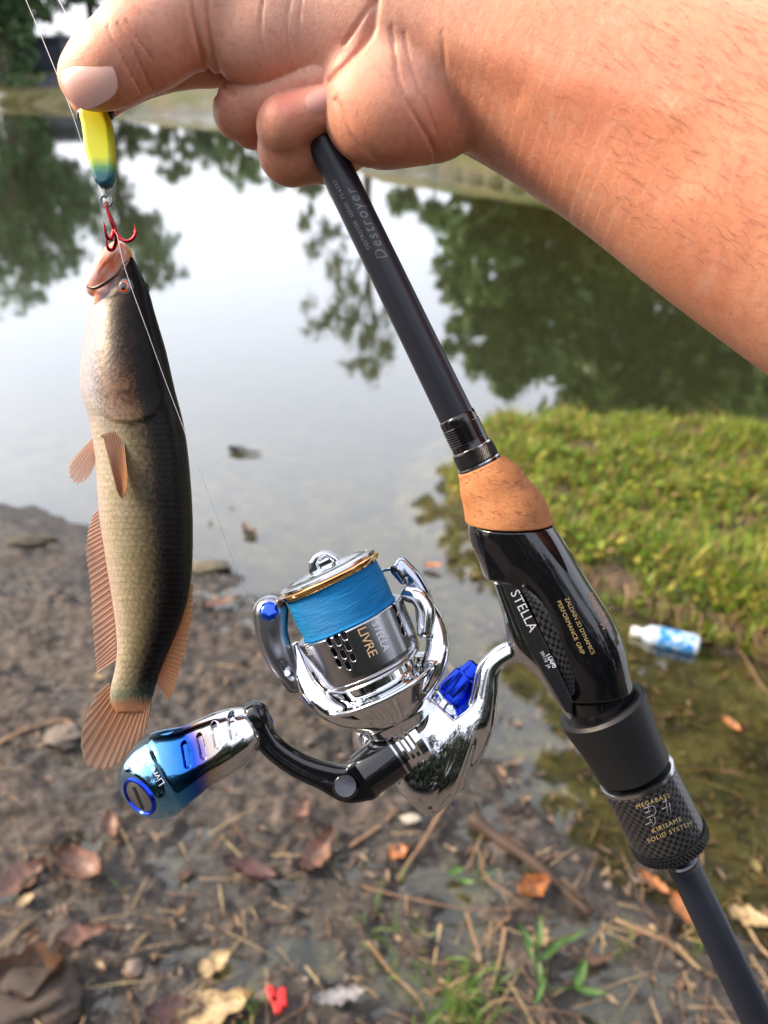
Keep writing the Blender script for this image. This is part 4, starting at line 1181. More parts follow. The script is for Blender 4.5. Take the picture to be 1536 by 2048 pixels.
# friction knob, handle shaft, arm and knob
bk = lathe('friction_knob', K(895, 1398, -14), K(962, 1322, -20), [(0, 26), (3, 30), (12, 33), (58, 30), (62, 25), (68, 25), (72, 22), (88, 20), (92, 14)], BLUEM, reel, n=16)
lathe('knob_seat', K(886, 1408, -12), K(962, 1322, -20), [(0, 36), (10, 36), (14, 31)], CHROME, reel)
s0 = K(832, 1472, 40); s1 = K(722, 1556, 70); 
lathe('shaft_collar', s0, s1, [(0, 62), (14, 62), (18, 57), (24, 58), (28, 53), (34, 54), (38, 50), (60, 48)], CHROME, reel)
cp = lathe('shaft_cap', s0, s1, [(42, 46), (44, 51), (50, 51.5), (52, 48.5), (90, 47), (128, 44)], GLOSS, reel)
lathe('ring', s0, s1, [(52, 47), (53, 49.6), (56, 49.6), (57, 47)], SILVER, reel)
HP = [(513, 1428, 62, 24), (520, 1456, 62, 25), (546, 1494, 64, 23), (596, 1530, 66, 24), (650, 1552, 68, 27), (694, 1566, 70, 36), (728, 1556, 70, 43)]
def harm(P):
    pts = spline(np.array([K(x, y, z) for x, y, z, r in HP]), 18)
    d = dense(P, [K(x, y, z) for x, y, z, r in HP], [h[3] for h in HP], 50)
    d = smax(d, plane(P, K(600, 1530, 86), (0, 0, 1)), 8); d = smax(d, plane(P, K(600, 1530, 46), (0, 0, -1)), 8)
    d = smin(d, cyl(P, K(500, 1436, 62), K(523, 1424, 62), 27, 7), 5)
    g = chain(P, pts[3:13] + np.array([2, -3, 26]), [0] * 10)
    d = d + 5 * np.exp(-(g / 8.0) ** 2)
    return d
arm_o = sdf_mesh('handle_arm', harm, (470, 1380, 10), (790, 1620, 120), 2.0, GLOSS, reel)
lathe('screw_cap', K(692, 1571, 80), K(689, 1573, 110), [(0, 26), (6, 26), (10, 22), (12, 20), (10, 5)], DARKM, arm_o, n=40)
t = NT('heat_tinted_knob'); av = t.attr('ax')
c = t.ramp(av, [(0.0, (0.74, 0.75, 0.80)), (0.36, (0.72, 0.71, 0.72)), (0.46, (0.62, 0.50, 0.40)), (0.52, (0.20, 0.16, 0.50)), (0.58, (0.02, 0.10, 0.55)), (0.70, (0.05, 0.26, 0.62)), (0.85, (0.20, 0.50, 0.80)), (1.0, (0.35, 0.60, 0.82))])
t.set(Base__Color=c, Roughness=0.06, Metallic=1.0); TINT = t.m
KA = K(512, 1450, 56); KB = K(292, 1572, 112); KM = frame_of(KB - KA, (0, 0, 1)); KL = np.linalg.norm(KB - KA)
KTX, KTY = table([-4, 6, 30, 60, 92, 122, 156, 188, 212, 232, 246, KL + 2], [30, 42, 53, 60, 63, 64, 69, 74, 74, 66, 50, 30], w=5)
CAPN = np.array([-.50, .34, .80]); CAPN = CAPN / np.linalg.norm(CAPN); CAPC = K(330, 1550, 82) + CAPN * 64
def knob(P):
    q = (P - KA.astype(np.float32)) @ KM.T; tq = q[:, 0]; rr = np.hypot(q[:, 1], q[:, 2] * 1.12)
    R = np.interp(tq, KTX, KTY)
    d = (rr - R.astype(np.float32)) * 0.86
    d = smax(d, np.abs(tq - KL * .40) - KL * .40, 10)
    d = smin(d, ell(P, K(330, 1548, 82), (86, 79, 74), KM), 22)
    d = smax(d, plane(P, CAPC, CAPN), 5)
    d = smax(d, -ell(P, K(392, 1502, 186), (84, 44, 58), frame_of((.84, -.44, -.30))), 10)
    d = smax(d, -ell(P, K(440, 1600, 95), (70, 26, 80), frame_of((.886, -.463, 0))), 20)
    for (x, y) in ((379, 1500), (407, 1487), (433, 1469), (463, 1455)):
        c2 = K(x, y, 110); A = P.copy(); A[:, 2] = 110
        d2 = cap(A, c2 + [-5, -17, 0], c2 + [5, 17, 0], 5.2, 5.2)
        d = np.where(P[:, 2] > 60, smax(d, np.minimum(-d2, d + 9), 1.5), d)
    return d
kn = sdf_mesh('handle_knob', knob, (220, 1360, -50), (560, 1660, 250), 2.2, TINT, arm_o, attrs=lambda V: {'ax': np.clip(((V - KA) @ KM[0]) / KL + 0.05 * np.sin(V[:, 1] / 25), 0, 1)})
lathe('knob_ring', K(519, 1446, 62), KA, [(0, 26), (0, 34), (6, 36), (12, 35), (14, 30)], BLUEM, arm_o)
e0 = CAPC - CAPN * 8; e1 = CAPC
lathe('end_cap', e0, e1, [(0, 40), (8, 40), (12, 38), (13, 35), (10, 33), (10, 30)], BLUEM, arm_o)
lathe('end_disc', e0, e1, [(6, 33), (10, 32), (12, 28), (12, 4)], SATIN, arm_o)
EM = frame_of(e1 - e0, (0, 0, 1)).astype(float)
ec = e0 + EM[0] * 12.4
up_ = np.array([-0.12, -1, 0.0]); up_ -= EM[0] * (up_ @ EM[0]); up_ /= np.linalg.norm(up_)
sdv = np.cross(EM[0], up_)
bx_ = [ec + up_ * a + sdv * b + EM[0] * c_ for a in (-24, 24) for b in (-4, 4) for c_ in (-1, .6)]
mesh_np('screw_slot', held(np.array(bx_)), [(0, 1, 3, 2), (4, 6, 7, 5), (0, 4, 5, 1), (2, 3, 7, 6), (0, 2, 6, 4), (1, 5, 7, 3)], RUBBER, arm_o, smooth=False)
bvn = bvh_of(kn)
print_text('lettering', 'Livre+', 21, 331, 1566, -28, -42, bvn, simple('etched_print', (0.5, 0.62, 0.78), 0.5), arm_o)
# ---------------------------------------------------------------- the fish
ZF = 60
fish = empty('fish', held([K(250, 1000, ZF)])[0], 'slender dark-backed fish with a pale belly hanging by its open mouth from the red hook', 'fish')
OUT = np.array([(508, 250, 262), (518, 244, 268), (530, 236, 274), (545, 228, 282), (560, 218, 289), (580, 206, 297), (600, 190, 303), (620, 178, 308), (660, 170, 320), (700, 163, 332), (740, 159, 341), (780, 161, 350), (810, 168, 358),
    (840, 178, 366), (880, 186, 373), (920, 191, 378), (980, 194, 383), (1040, 199, 386), (1100, 208, 386), (1150, 216, 384), (1200, 224, 376), (1250, 231, 360), (1300, 234, 338),
    (1340, 230, 321), (1370, 222, 312), (1395, 218, 305), (1410, 220, 303), (1425, 232, 292)], float)
yy = np.linspace(508, 1425, 230)
Lx = np.interp(yy, OUT[:, 0], OUT[:, 1]); Rx = np.interp(yy, OUT[:, 0], OUT[:, 2])
ker = np.hanning(11); ker /= ker.sum()
sm = lambda v: np.convolve(np.pad(v, 5, mode='edge'), ker, 'valid')
Lx, Rx = sm(Lx), sm(Rx)
nr = 72; V = []; A1 = []; A2 = []; A3 = []
dep = np.interp(yy, [508, 560, 700, 850, 1100, 1300, 1380, 1425], [.75, .8, .86, .9, .86, .72, .5, .16]) 
for i, y in enumerate(yy):
    cx = (Lx[i] + Rx[i]) / 2; hw = (Rx[i] - Lx[i]) / 2
    if i == 0: hw *= .45
    for j in range(nr):
        a = 2 * math.pi * j / nr
        ca, sa = math.cos(a), math.sin(a)
        bx = cx - hw * np.sign(ca) * abs(ca) ** 0.92
        bz = ZF + hw * dep[i] * np.sign(sa) * abs(sa) ** 0.95
        # gill cover step and cheek relief on the near flank
        gy = 845 - 60 * ((ca - 0.15) ** 2)
        if y < gy and y > 640: bz += (3.5 * math.exp(-((gy - y) / 26.0) ** 2)) * max(sa, 0)
        V.append(K(bx, y, bz)); A1.append((1 - ca) / 2); A2.append((y - 508) / 917)
        A3.append((((a if a < math.pi else 2 * math.pi - a)) * hw * 1.0, y - 508, 0 if sa > 0 else 50))
I = np.arange(len(yy) * nr).reshape(-1, nr); J = np.roll(I, -1, 1)
F = np.stack([I[:-1].ravel(), J[:-1].ravel(), J[1:].ravel(), I[1:].ravel()], 1).tolist()
F += [list(range(nr)), list(range(len(V) - nr, len(V)))[::-1]]
t = NT('fish_skin')
dors = t.attr('dors'); lon = t.attr('lon'); sc = t.attr('scale', 'Vector')
def smap(k):
    mp = t.n.new('ShaderNodeMapping'); mp.inputs['Scale'].default_value = k; t.L(sc, mp.inputs['Vector']); return mp.outputs[0]
n1 = t.noise(smap((.05, .02, .05)), 1.0, 5, .6); n2 = t.noise(smap((.16, .10, .1)), 1.0, 4, .6); nsp = t.noise(smap((.10, .07, .1)), 1.0, 2, .5)
d = t.math('ADD', dors, t.math('MULTIPLY', t.math('SUBTRACT', n2, 0.5), 0.30))
bodyc = t.ramp(d, [(0.0, (0.44, 0.35, 0.28)), (0.10, (0.36, 0.30, 0.21)), (0.20, (0.25, 0.215, 0.13)), (0.36, (0.16, 0.13, 0.07)), (0.50, (0.085, 0.068, 0.038)), (0.60, (0.024, 0.019, 0.014)), (0.70, (0.006, 0.005, 0.005)), (1.0, (0.004, 0.004, 0.005))])
headc = t.ramp(d, [(0.0, (0.36, 0.31, 0.31)), (0.15, (0.33, 0.32, 0.35)), (0.27, (0.24, 0.17, 0.11)), (0.36, (0.075, 0.048, 0.028)), (0.50, (0.020, 0.014, 0.010)), (0.7, (0.006, 0.005, 0.005)), (1.0, (0.004, 0.004, 0.005))])
hf = t.ramp(t.math('ADD', lon, t.math('MULTIPLY', t.math('SUBTRACT', n1, .5), .12)), [(0.30, (1, 1, 1)), (0.40, (0, 0, 0))])
hm = t.ramp(t.noise(smap((.045, .035, .05)), 1.0, 6, .7, 1.0), [(0.42, (1, 1, 1)), (0.58, (0.35, 0.28, 0.22))])
headc = t.mix(t.ramp(dors, [(0.12, (0, 0, 0)), (0.3, (.9, .9, .9))]), headc, t.mix(1.0, headc, hm, 'MULTIPLY'))
c = t.mix(hf, bodyc, headc)
# dark flecks on the throat and cheek, reddish gill cover
fl = t.ramp(t.noise(smap((.28, .17, .2)), 1.0, 3, .6, ), [(0.55, (0, 0, 0)), (0.60, (1, 1, 1))])
flm = t.math('MULTIPLY', t.ramp(dors, [(0.08, (0, 0, 0)), (0.2, (1, 1, 1)), (0.4, (1, 1, 1)), (0.55, (0, 0, 0))]), t.ramp(lon, [(0.08, (0, 0, 0)), (0.14, (1, 1, 1)), (0.34, (1, 1, 1)), (0.42, (0, 0, 0))]))
c = t.mix(t.math('MULTIPLY', fl, flm), c, (0.10, 0.075, 0.05))
gil = t.math('MULTIPLY', t.ramp(lon, [(0.22, (0, 0, 0)), (0.28, (1, 1, 1)), (0.34, (1, 1, 1)), (0.38, (0, 0, 0))]), t.ramp(d, [(0.2, (0, 0, 0)), (0.3, (.8, .8, .8)), (0.5, (.5, .5, .5)), (0.6, (0, 0, 0))]))
c = t.mix(gil, c, t.mix(1.0, (0.20, 0.10, 0.055), hm, 'MULTIPLY'))
# blue-green sheen where the tail begins
tl = t.math('MULTIPLY', t.ramp(t.math('ADD', lon, t.math('MULTIPLY', t.math('SUBTRACT', n2, .5), .14)), [(0.93, (0, 0, 0)), (0.97, (1, 1, 1))]), t.ramp(d, [(0.1, (.7, .7, .7)), (0.75, (0.2, 0.2, 0.2))]))
c = t.mix(tl, c, (0.16, 0.26, 0.19))
te = t.ramp(t.math('ADD', lon, t.math('MULTIPLY', t.math('SUBTRACT', t.noise(smap((.14, .02, .1)), 1.0, 3, .6), .5), .07)), [(0.962, (0, 0, 0)), (0.985, (1, 1, 1))])
c = t.mix(te, c, (0.42, 0.20, 0.10))
# scales: rounded cells in rows
ss = t.n.new('ShaderNodeSeparateXYZ'); t.L(sc, ss.inputs[0])
wob = t.math('MULTIPLY', t.math('SUBTRACT', t.noise(smap((.03, .03, .03)), 1.0, 3, .6), .5), 1.1)
vv = t.math('ADD', t.math('MULTIPLY', ss.outputs[1], 1 / 12.0), wob); row = t.math('FLOOR', vv)
uu = t.math('ADD', t.math('ADD', t.math('MULTIPLY', ss.outputs[0], 1 / 13.5), t.math('MULTIPLY', row, .5)), wob)
fx = t.math('SUBTRACT', t.math('FRACT', uu), .5); fy = t.math('FRACT', vv)
rr_ = t.math('SQRT', t.math('ADD', t.math('MULTIPLY', fx, fx), t.math('MULTIPLY', t.math('MULTIPLY', fy, fy), .55)))
ins = t.math('LESS_THAN', rr_, .64)
vd = t.math('MULTIPLY', t.math('MULTIPLY', rr_, ins), .35)
edge = t.ramp(t.math('ABSOLUTE', t.math('SUBTRACT', rr_, .62)), [(0.0, (1, 1, 1)), (0.10, (0, 0, 0))])
vc = t.noise(smap((.07, .09, .1)), 1.0, 4, .65)
bm_ = t.math('MULTIPLY', t.math('SUBTRACT', 1.0, t.ramp(lon, [(0.30, (1, 1, 1)), (0.38, (0, 0, 0))])), t.ramp(lon, [(0.95, (1, 1, 1)), (0.98, (0, 0, 0))]))
c = t.mix(t.math('MULTIPLY', t.math('MULTIPLY', edge, bm_), t.math('MULTIPLY', vc, 0.55)), c, (0.07, 0.055, 0.03))
hsv = t.n.new('ShaderNodeHueSaturation'); t.L(c, hsv.inputs['Color']); t.L(t.math('ADD', 0.45, t.math('MULTIPLY', vc, 1.05)), hsv.inputs['Value'])
t.set(Base__Color=hsv.outputs[0], Roughness=t.math('ADD', 0.24, t.math('MULTIPLY', n2, 0.3)), Subsurface__Weight=0.08, Subsurface__Scale=0.003, Coat__Weight=0.06, Coat__Roughness=0.15, Specular__IOR__Level=t.ramp(dors, [(0.3, (.4, .4, .4)), (0.5, (.10, .10, .10))]))
hh = t.math('ADD', t.math('MULTIPLY', t.math('MULTIPLY', t.math('MINIMUM', vd, 0.22), 3.0), bm_), t.math('MULTIPLY', n2, 0.5))
t.bump(hh, 0.40, 0.0007); FSKIN = t.m
mesh_np('body', held(np.array(V)), F, FSKIN, fish, attrs={'dors': A1, 'lon': A2, 'scale': np.array(A3)}, flip=False)
for o in fish.children:
    if o.name.startswith('body'): sharp(o, 70); FB = o
bvfish = bvh_of(FB)

# fins: rays standing proud of a thin membrane
def finmat(name, c1, c2, trans, alpha=1.0):
    t = NT(name); r = t.attr('root'); q = t.attr('ray')
    n = t.noise(t.coord('Object'), 300, 4, .6)
    base = t.ramp(t.math('ADD', r, t.math('MULTIPLY', t.math('SUBTRACT', n, .5), .5)), [(0.0, c1), (1.0, c2)])
    line = t.ramp(t.math('ABSOLUTE', t.math('SINE', t.math('MULTIPLY', q, math.pi))), [(0.0, (1, 1, 1)), (0.3, (0, 0, 0))])
    base = t.mix(t.math('MULTIPLY', line, .35), base, tuple(v * .45 for v in c1))
    t.set(Base__Color=base, Roughness=0.35)
    tl = t.node('ShaderNodeBsdfTranslucent'); t.L(base, tl.inputs['Color'])
    m = t.node('ShaderNodeMixShader', Fac=trans); t.L(t.p.outputs[0], m.inputs[1]); t.L(tl.outputs[0], m.inputs[2])
    tp = t.node('ShaderNodeBsdfTransparent', Color=(1, .93, .88, 1)); m2 = t.node('ShaderNodeMixShader', Fac=1 - alpha)
    t.L(m.outputs[0], m2.inputs[1]); t.L(tp.outputs[0], m2.inputs[2]); t.L(m2.outputs[0], t.out.inputs['Surface']); return t.m
FIN_P = finmat('fin_pale', (0.82, 0.48, 0.36), (0.90, 0.68, 0.58), 0.65, 0.5)
FIN_A = finmat('fin_anal', (0.72, 0.44, 0.33), (0.62, 0.42, 0.34), 0.6, 0.62)
FIN_O = finmat('fin_orange', (0.62, 0.22, 0.03), (0.62, 0.26, 0.06), 0.4, .92)
FIN_D = finmat('fin_dorsal', (0.62, 0.26, 0.08), (0.82, 0.50, 0.26), 0.55, 0.88)
FIN_T = finmat('fin_tail', (0.56, 0.24, 0.10), (0.46, 0.34, 0.27), 0.6, 0.62)
RAYM = simple('fin_ray', (0.62, 0.36, 0.24), 0.4); RAYD = simple('fin_ray_dark', (0.22, 0.13, 0.09), 0.4)
def fin(name, roots, tips, nrays, mat, raymat, z0, z1, rr=1.1, jag=5, per=6, seed=0, sweep=0.0):
    rs_ = np.random.RandomState(seed)
    n = nrays * per + 1; m = 22
    R_ = spline(roots, n); T_ = spline(tips, n)
    V = []; at = []; ar = []
    for s in (1, -1):
        for i in range(n):
            u = i / per; fr = abs(math.sin(math.pi * u))
            for j in range(m):
                f = j / (m - 1)
                e = 1 - (jag * fr * (f ** 6)) / max(np.linalg.norm(T_[i] - R_[i]), 1)
                p = R_[i] * (1 - f * e) + T_[i] * f * e
                p = p + np.array([0, sweep * math.sin(f * 2.6)])
                z = z0 * (1 - f) + z1 * f + 0.8 * math.cos(2 * math.pi * u) * f + 4 * math.sin(f * 3 + u * .5) * f
                V.append(K(p[0], p[1], z + s * 0.5)); at.append(f); ar.append(u)
    F = []; N0 = n * m
    for s in (0, 1):
        for i in range(n - 1):
            for j in range(m - 1):
                q = s * N0 + i * m + j
                F.append((q, q + m, q + m + 1, q + 1) if s == 0 else (q, q + 1, q + m + 1, q + m))
    for i in range(n - 1):
        q = i * m + m - 1; F.append((q, q + m, q + m + N0, q + N0))
    o = mesh_np(name, held(np.array(V)), F, mat, fish, attrs={'root': at, 'ray': ar})
    mb = MB(); Vn = np.array(V)
    for k in range(nrays + 1):
        P_ = Vn[k * per * m:k * per * m + m] + [0, 0, 0.4]
        mb.tube(P_, np.linspace(rr, rr * 0.35, m), 5)
    ro = mesh_np('fin_rays', held(np.vstack(mb.V)), mb.F, raymat, o)
    return o
fin('far_pectoral_fin', [(189, 872), (192, 905)], [(140, 925), (136, 948), (150, 968), (172, 962), (192, 930)], 9, FIN_P, RAYM, 40, 30, 1.0, seed=1)
fin('anal_fin', [(196, 1020), (204, 1080), (218, 1160), (230, 1250), (233, 1318)], [(184, 1034), (174, 1068), (171, 1110), (178, 1160), (182, 1215), (185, 1270), (190, 1318), (192, 1346)], 31, FIN_A, RAYM, 62, 58, .9, 4, seed=2)
fin('dorsal_fin', [(376, 1160), (358, 1240), (334, 1300), (314, 1342), (306, 1356)], [(387, 1172), (386, 1225), (376, 1285), (362, 1335), (352, 1375), (338, 1402)], 26, FIN_D, RAYM, 50, 44, .6, 3, seed=3)
fin('tail_fin', [(219, 1366), (226, 1392), (262, 1404), (292, 1398), (305, 1388)], [(190, 1392), (168, 1440), (161, 1488), (172, 1530), (200, 1542), (228, 1534), (258, 1514), (286, 1478), (303, 1412)], 15, FIN_T, RAYM, 62, 64, .55, 3, seed=4)
fin('near_pectoral_fin', [(206, 868), (224, 864), (246, 868)], [(234, 982), (240, 994), (246, 998), (252, 985), (256, 960)], 11, FIN_O, RAYD, unheld(onto(bvfish, 226, 868, 0))[2] + 2, unheld(onto(bvfish, 244, 985, 0))[2] + 24, 0.9, 2, seed=5)
pb = unheld(onto(bvfish, 226, 868, 0)) + np.array([0, 0, -3.0])
mesh_sdf = sdf_mesh('fin_base', lambda P: ell(P, pb, (24, 9, 6), frame_of((1, -0.12, 0))), tuple(pb - [36, 22, 20]), tuple(pb + [36, 22, 20]), 2.0, simple('fin_base_dark', (0.13, 0.10, 0.07), 0.5), fish)

# head: eye, other eye, mouth
def eye(px, py, rx, parent, bv):
    p = unheld(onto(bv, px, py, 0)); c = p + np.array([0, 0, -5])
    ey = sdf_mesh('eye', lambda P: ell(P, c, (15, 17, 13)), tuple(c - 24), tuple(c + 24), 1.4, None, parent)
    return ey, c
t = NT('eye_ball'); g = t.attr('er'); t.set(Base__Color=t.ramp(g, [(0.0, (0.004, 0.006, 0.012)), (0.46, (0.006, 0.008, 0.014)), (0.52, (0.85, 0.14, 0.03)), (0.68, (0.75, 0.13, 0.03)), (0.74, (0.08, 0.09, 0.10)), (0.86, (0.22, 0.30, 0.32)), (1.0, (0.05, 0.05, 0.05))]), Roughness=0.05, Coat__Weight=1.0); EYE = t.m
pe = unheld(onto(bvfish, 252, 575, 0)); ce = pe + np.array([0, 0, 0.5])
sdf_mesh('eye', lambda P: ell(P, ce, (15, 17, 9)), tuple(ce - 22), tuple(ce + 22), 1.2, EYE, fish, attrs=lambda V: {'er': np.hypot((V[:, 0] - ce[0] + 2.0) / 14, (V[:, 1] - ce[1]) / 16)})
sdf_mesh('eye', lambda P: ell(P, K(289, 577, 50), (9, 14, 16)), tuple(K(289, 577, 50) - 22), tuple(K(289, 577, 50) + 22), 1.6, simple('far_eye', (0.01, 0.01, 0.012), 0.08), fish)
t = NT('mouth_flesh'); n = t.noise(t.coord('Object', (1, 1, .5)), 260, 4, .6)
t.set(Base__Color=t.ramp(n, [(0.34, (0.78, 0.22, 0.09)), (0.5, (0.76, 0.34, 0.22)), (0.66, (0.66, 0.44, 0.44))]), Roughness=0.22, Subsurface__Weight=0.25, Subsurface__Scale=0.004, Coat__Weight=.5)
t.bump(n, .5, .0008); MOUTH = t.m
def mouth(P):
    d = ell(P, K(212, 538, 78), (58, 25, 24), frame_of((0.52, -0.85, 0)))
    d = smin(d, ell(P, K(238, 520, 64), (22, 36, 22)), 12)
    d = smin(d, chain(P, [K(186, 576, 80), K(208, 586, 80), K(204, 606, 72)], [9, 16, 15]), 8)
    d = smax(d, -ell(P, K(222, 536, 108), (40, 15, 20), frame_of((0.52, -0.85, 0))), 7)
    for a, b in (((205, 560), (232, 508)), ((214, 566), (240, 514)), ((197, 552), (222, 512))):
        e = cap(P, K(*a, 104), K(*b, 92), 0, 0); d = d + 2.2 * np.exp(-(e / 3.2) ** 2)
    return d
MO = sdf_mesh('mouth', mouth, (150, 470, 30), (280, 660, 130), 1.7, MOUTH, fish)
LIPD = simple('lip_dark', (0.05, 0.028, 0.022), 0.25); LIPW = simple('lip_pale', (0.74, 0.66, 0.60), 0.25); LIPY = simple('lip_amber', (0.66, 0.34, 0.06), 0.25)
htube('jaw_rim', [K(232, 490, 80), K(212, 504, 88), K(196, 530, 92), (K(184, 556, 92)), K(174, 574, 88)], [2.2, 3.0, 3.2, 3.0, 5.0], LIPW, fish, sp=30)
htube('lip', [K(174, 573, 96), K(190, 576, 104), K(210, 566, 108), K(232, 549, 106), K(246, 530, 98), K(256, 520, 84)], [1.5, 3.4, 3.6, 2.6, 1.6, 0.6], LIPD, fish, sp=36)
htube('upper_lip', [K(230, 489, 66), K(244, 490, 70), K(256, 500, 66), K(262, 516, 62)], [3.0, 4.0, 5.5, 4.5], LIPY, fish, sp=24)

# ---------------------------------------------------------------- the lure, ring, hook
lure = empty('fishing_lure', held([K(196, 290, 110)])[0], 'small yellow metal lure with a teal tail end pinched under the thumb', 'lure')
LO = [(172, 178), (162, 222), (161, 236), (165, 250), (172, 300), (187, 352), (192, 366), (202, 375), (212, 377), (222, 372), (229, 360), (231, 345), (229, 290), (224, 250), (220, 236), (214, 222), (214, 178)]
ZL = 150
t = NT('lure_paint'); g = t.attr('ly'); nn = t.noise(t.coord('Object'), 700, 3)
c = t.ramp(t.math('ADD', g, t.math('MULTIPLY', t.math('SUBTRACT', nn, .5), .05)), [(0.0, (0.80, 0.76, 0.008)), (0.68, (0.66, 0.72, 0.01)), (0.79, (0.08, 0.30, 0.10)), (0.86, (0.004, 0.11, 0.14)), (1.0, (0.004, 0.05, 0.10))])
sc_ = t.ramp(t.noise(t.coord('Object', (1, 1, .4)), 520, 2, .5), [(0.735, (0, 0, 0)), (0.745, (1, 1, 1))])
c = t.mix(t.math('MULTIPLY', sc_, .6), c, (0.12, 0.10, 0.02)); t.set(Base__Color=c, Roughness=0.4, Coat__Weight=.12, Coat__Roughness=.1)
lure_sdf = lambda P: prism(P, [K(x, y, ZL)[:2] for x, y in LO], ZL - 13, ZL + 13, rd=9)
sdf_mesh('lure_body', lure_sdf, (190, 230, 110), (310, 470, 190), 1.8, t.m, lure, attrs=lambda V: {'ly': (V[:, 1] - K(0, 190, ZL)[1]) / 172})
for (x, y) in ((163, 231), (218, 229)):
    lathe('painted_eye', K(x, y, ZL - 6), K(x + (-8 if x < 190 else 8), y, ZL + 2), [(0, 9), (4, 9), (6, 6), (7, 1)], simple('eye_black', (0.01, 0.008, 0.006), 0.1), lure, n=20)
htube('eyelet', [K(209, 372, ZL), K(211, 386, ZL), K(214, 391, ZL + 1), K(211, 395, ZL + 2), K(208, 390, ZL + 1)], 1.8, DARKM, lure, sp=20)
cr_ = K(213, 402, ZL)
ringp = [cr_ + 11.5 * np.array([math.cos(a), math.sin(a), 0.25 * math.cos(a)]) for a in np.linspace(0, 2 * math.pi, 33)]
htube('split_ring', ringp, 1.9, DARKM, lure, n=8)
HOOK = simple('red_hook', (0.30, 0.012, 0.02), 0.16, 0.85)
hook = empty('treble_hook', held([K(232, 462, ZL)])[0], 'red treble hook hanging from the split ring and caught in the mouth', 'hook')
htube('shank', [K(212, 411, ZL), K(216, 424, ZL), K(224, 444, ZL - 2), K(232, 466, ZL - 6)], [2.6, 3.0, 4.6, 4.2], HOOK, hook, sp=20)
htube('hook_eye', [K(213, 409, ZL) + 4.5 * np.array([math.cos(a) * .7, math.sin(a), .7 * math.cos(a)]) for a in np.linspace(0, 6.283, 17)], 1.5, HOOK, hook, n=8)
htube('bend', [K(229, 456, ZL - 5), K(236, 471, ZL), K(250, 482, ZL + 6), K(264, 479, ZL + 10), K(272, 465, ZL + 12), K(268, 449, ZL + 12)], [3.6, 3.4, 3.3, 3.2, 2.6, .5], HOOK, hook, sp=34)
htube('barb', [K(271, 462, ZL + 12), K(267, 463, ZL + 12)], [1.6, .4], HOOK, hook, n=6)
htube('bend', [K(229, 458, ZL - 5), K(222, 478, ZL - 2), K(214, 474, ZL + 4), K(210, 458, ZL + 8), K(207, 442, ZL + 10)], [3.4, 3.2, 3.0, 2.4, .5], HOOK, hook, sp=34)
htube('bend', [K(231, 462, ZL - 6), K(232, 484, ZL - 16), K(225, 499, ZL - 20), K(216, 496, ZL - 14), K(212, 472, ZL - 8)], [3.6, 3.6, 3.4, 3.0, .5], HOOK, hook, sp=34)

# ---------------------------------------------------------------- fishing line
LINE = simple('clear_line', (0.72, 0.74, 0.76), 0.15)
def fline(name, pts, r, label):
    o = htube(name, [K(*p) for p in pts], r, LINE, None, n=6, sp=60)
    tag(o, label, 'line'); return o
fline('fishing_line', [(35, -40, 90), (52, 0, 92), (90, 90, 98), (140, 215, 110), (166, 292, 112), (185, 340, 115), (205, 392, 140), (214, 412, 150)], 0.62, 'thin pale line crossing the far trees and passing behind the yellow lure')
fline('fishing_line', [(95, -40, 170), (118, 0, 172), (145, 55, 176), (172, 100, 180), (190, 140, 170)], 0.95, 'brighter thicker line running down to the top of the thumb')
fline('fishing_line', [(233, 466, 170), (248, 530, 172), (268, 590, 170), (292, 655, 168), (330, 760, 150), (357, 830, 140), (385, 905, 130), (425, 1010, 100), (470, 1130, 60), (500, 1195, 30), (560, 1265, -20)], 0.5, 'hair-thin line lying over the fish head and running down to the reel')
# ---------------------------------------------------------------- things lying on the ground and in the water
def shore_pt(px, py):
    """point of the terrain seen at the pixel"""
    d = ray(px, py); z = 0.02
    for _ in range(6):
        p = CAM + d * ((z - CAM[2]) / d[2]); z = max(gz(p[0], p[1]), -0.2)
    return np.array([p[0], p[1], z])
def pxm(p): return np.linalg.norm(p - CAM) / F_PX   # metres per photo pixel at the point

t = NT('dead_leaf'); g = t.n.new('ShaderNodeNewGeometry'); oi = t.n.new('ShaderNodeObjectInfo'); nn = t.noise(t.coord('Object'), 60, 4, .6)
tone = t.math('ADD', g.outputs['Random Per Island'], t.math('MULTIPLY', t.math('SUBTRACT', nn, .5), .5))
c = t.ramp(tone, [(0.0, (0.025, 0.018, 0.014)), (0.4, (0.07, 0.042, 0.027)), (0.7, (0.14, 0.08, 0.05)), (0.92, (0.22, 0.135, 0.08)), (1.05, (0.38, 0.30, 0.18))])
t.set(Base__Color=c, Roughness=0.45); t.bump(nn, .4, .002); LEAFL = t.m
def leafm(name, col):
    t = NT(name); nn = t.noise(t.coord('Object'), 70, 6, .7)
    t.set(Base__Color=t.ramp(nn, [(0.36, (0.09, 0.07, 0.055)), (0.46, tuple(v * .55 for v in col)), (0.62, col)]), Roughness=0.42); t.bump(nn, .5, .002); return t.m
LF = {'pink': leafm('leaf_russet', (0.27, 0.14, 0.10)), 'orange': leafm('leaf_orange', (0.52, 0.20, 0.06)), 'cream': leafm('leaf_cream', (0.50, 0.36, 0.18)), 'brown': leafm('leaf_brown', (0.16, 0.085, 0.05)), 'maroon': leafm('leaf_maroon', (0.10, 0.04, 0.035)),
      'grey': leafm('leaf_grey', (0.34, 0.33, 0.33))}
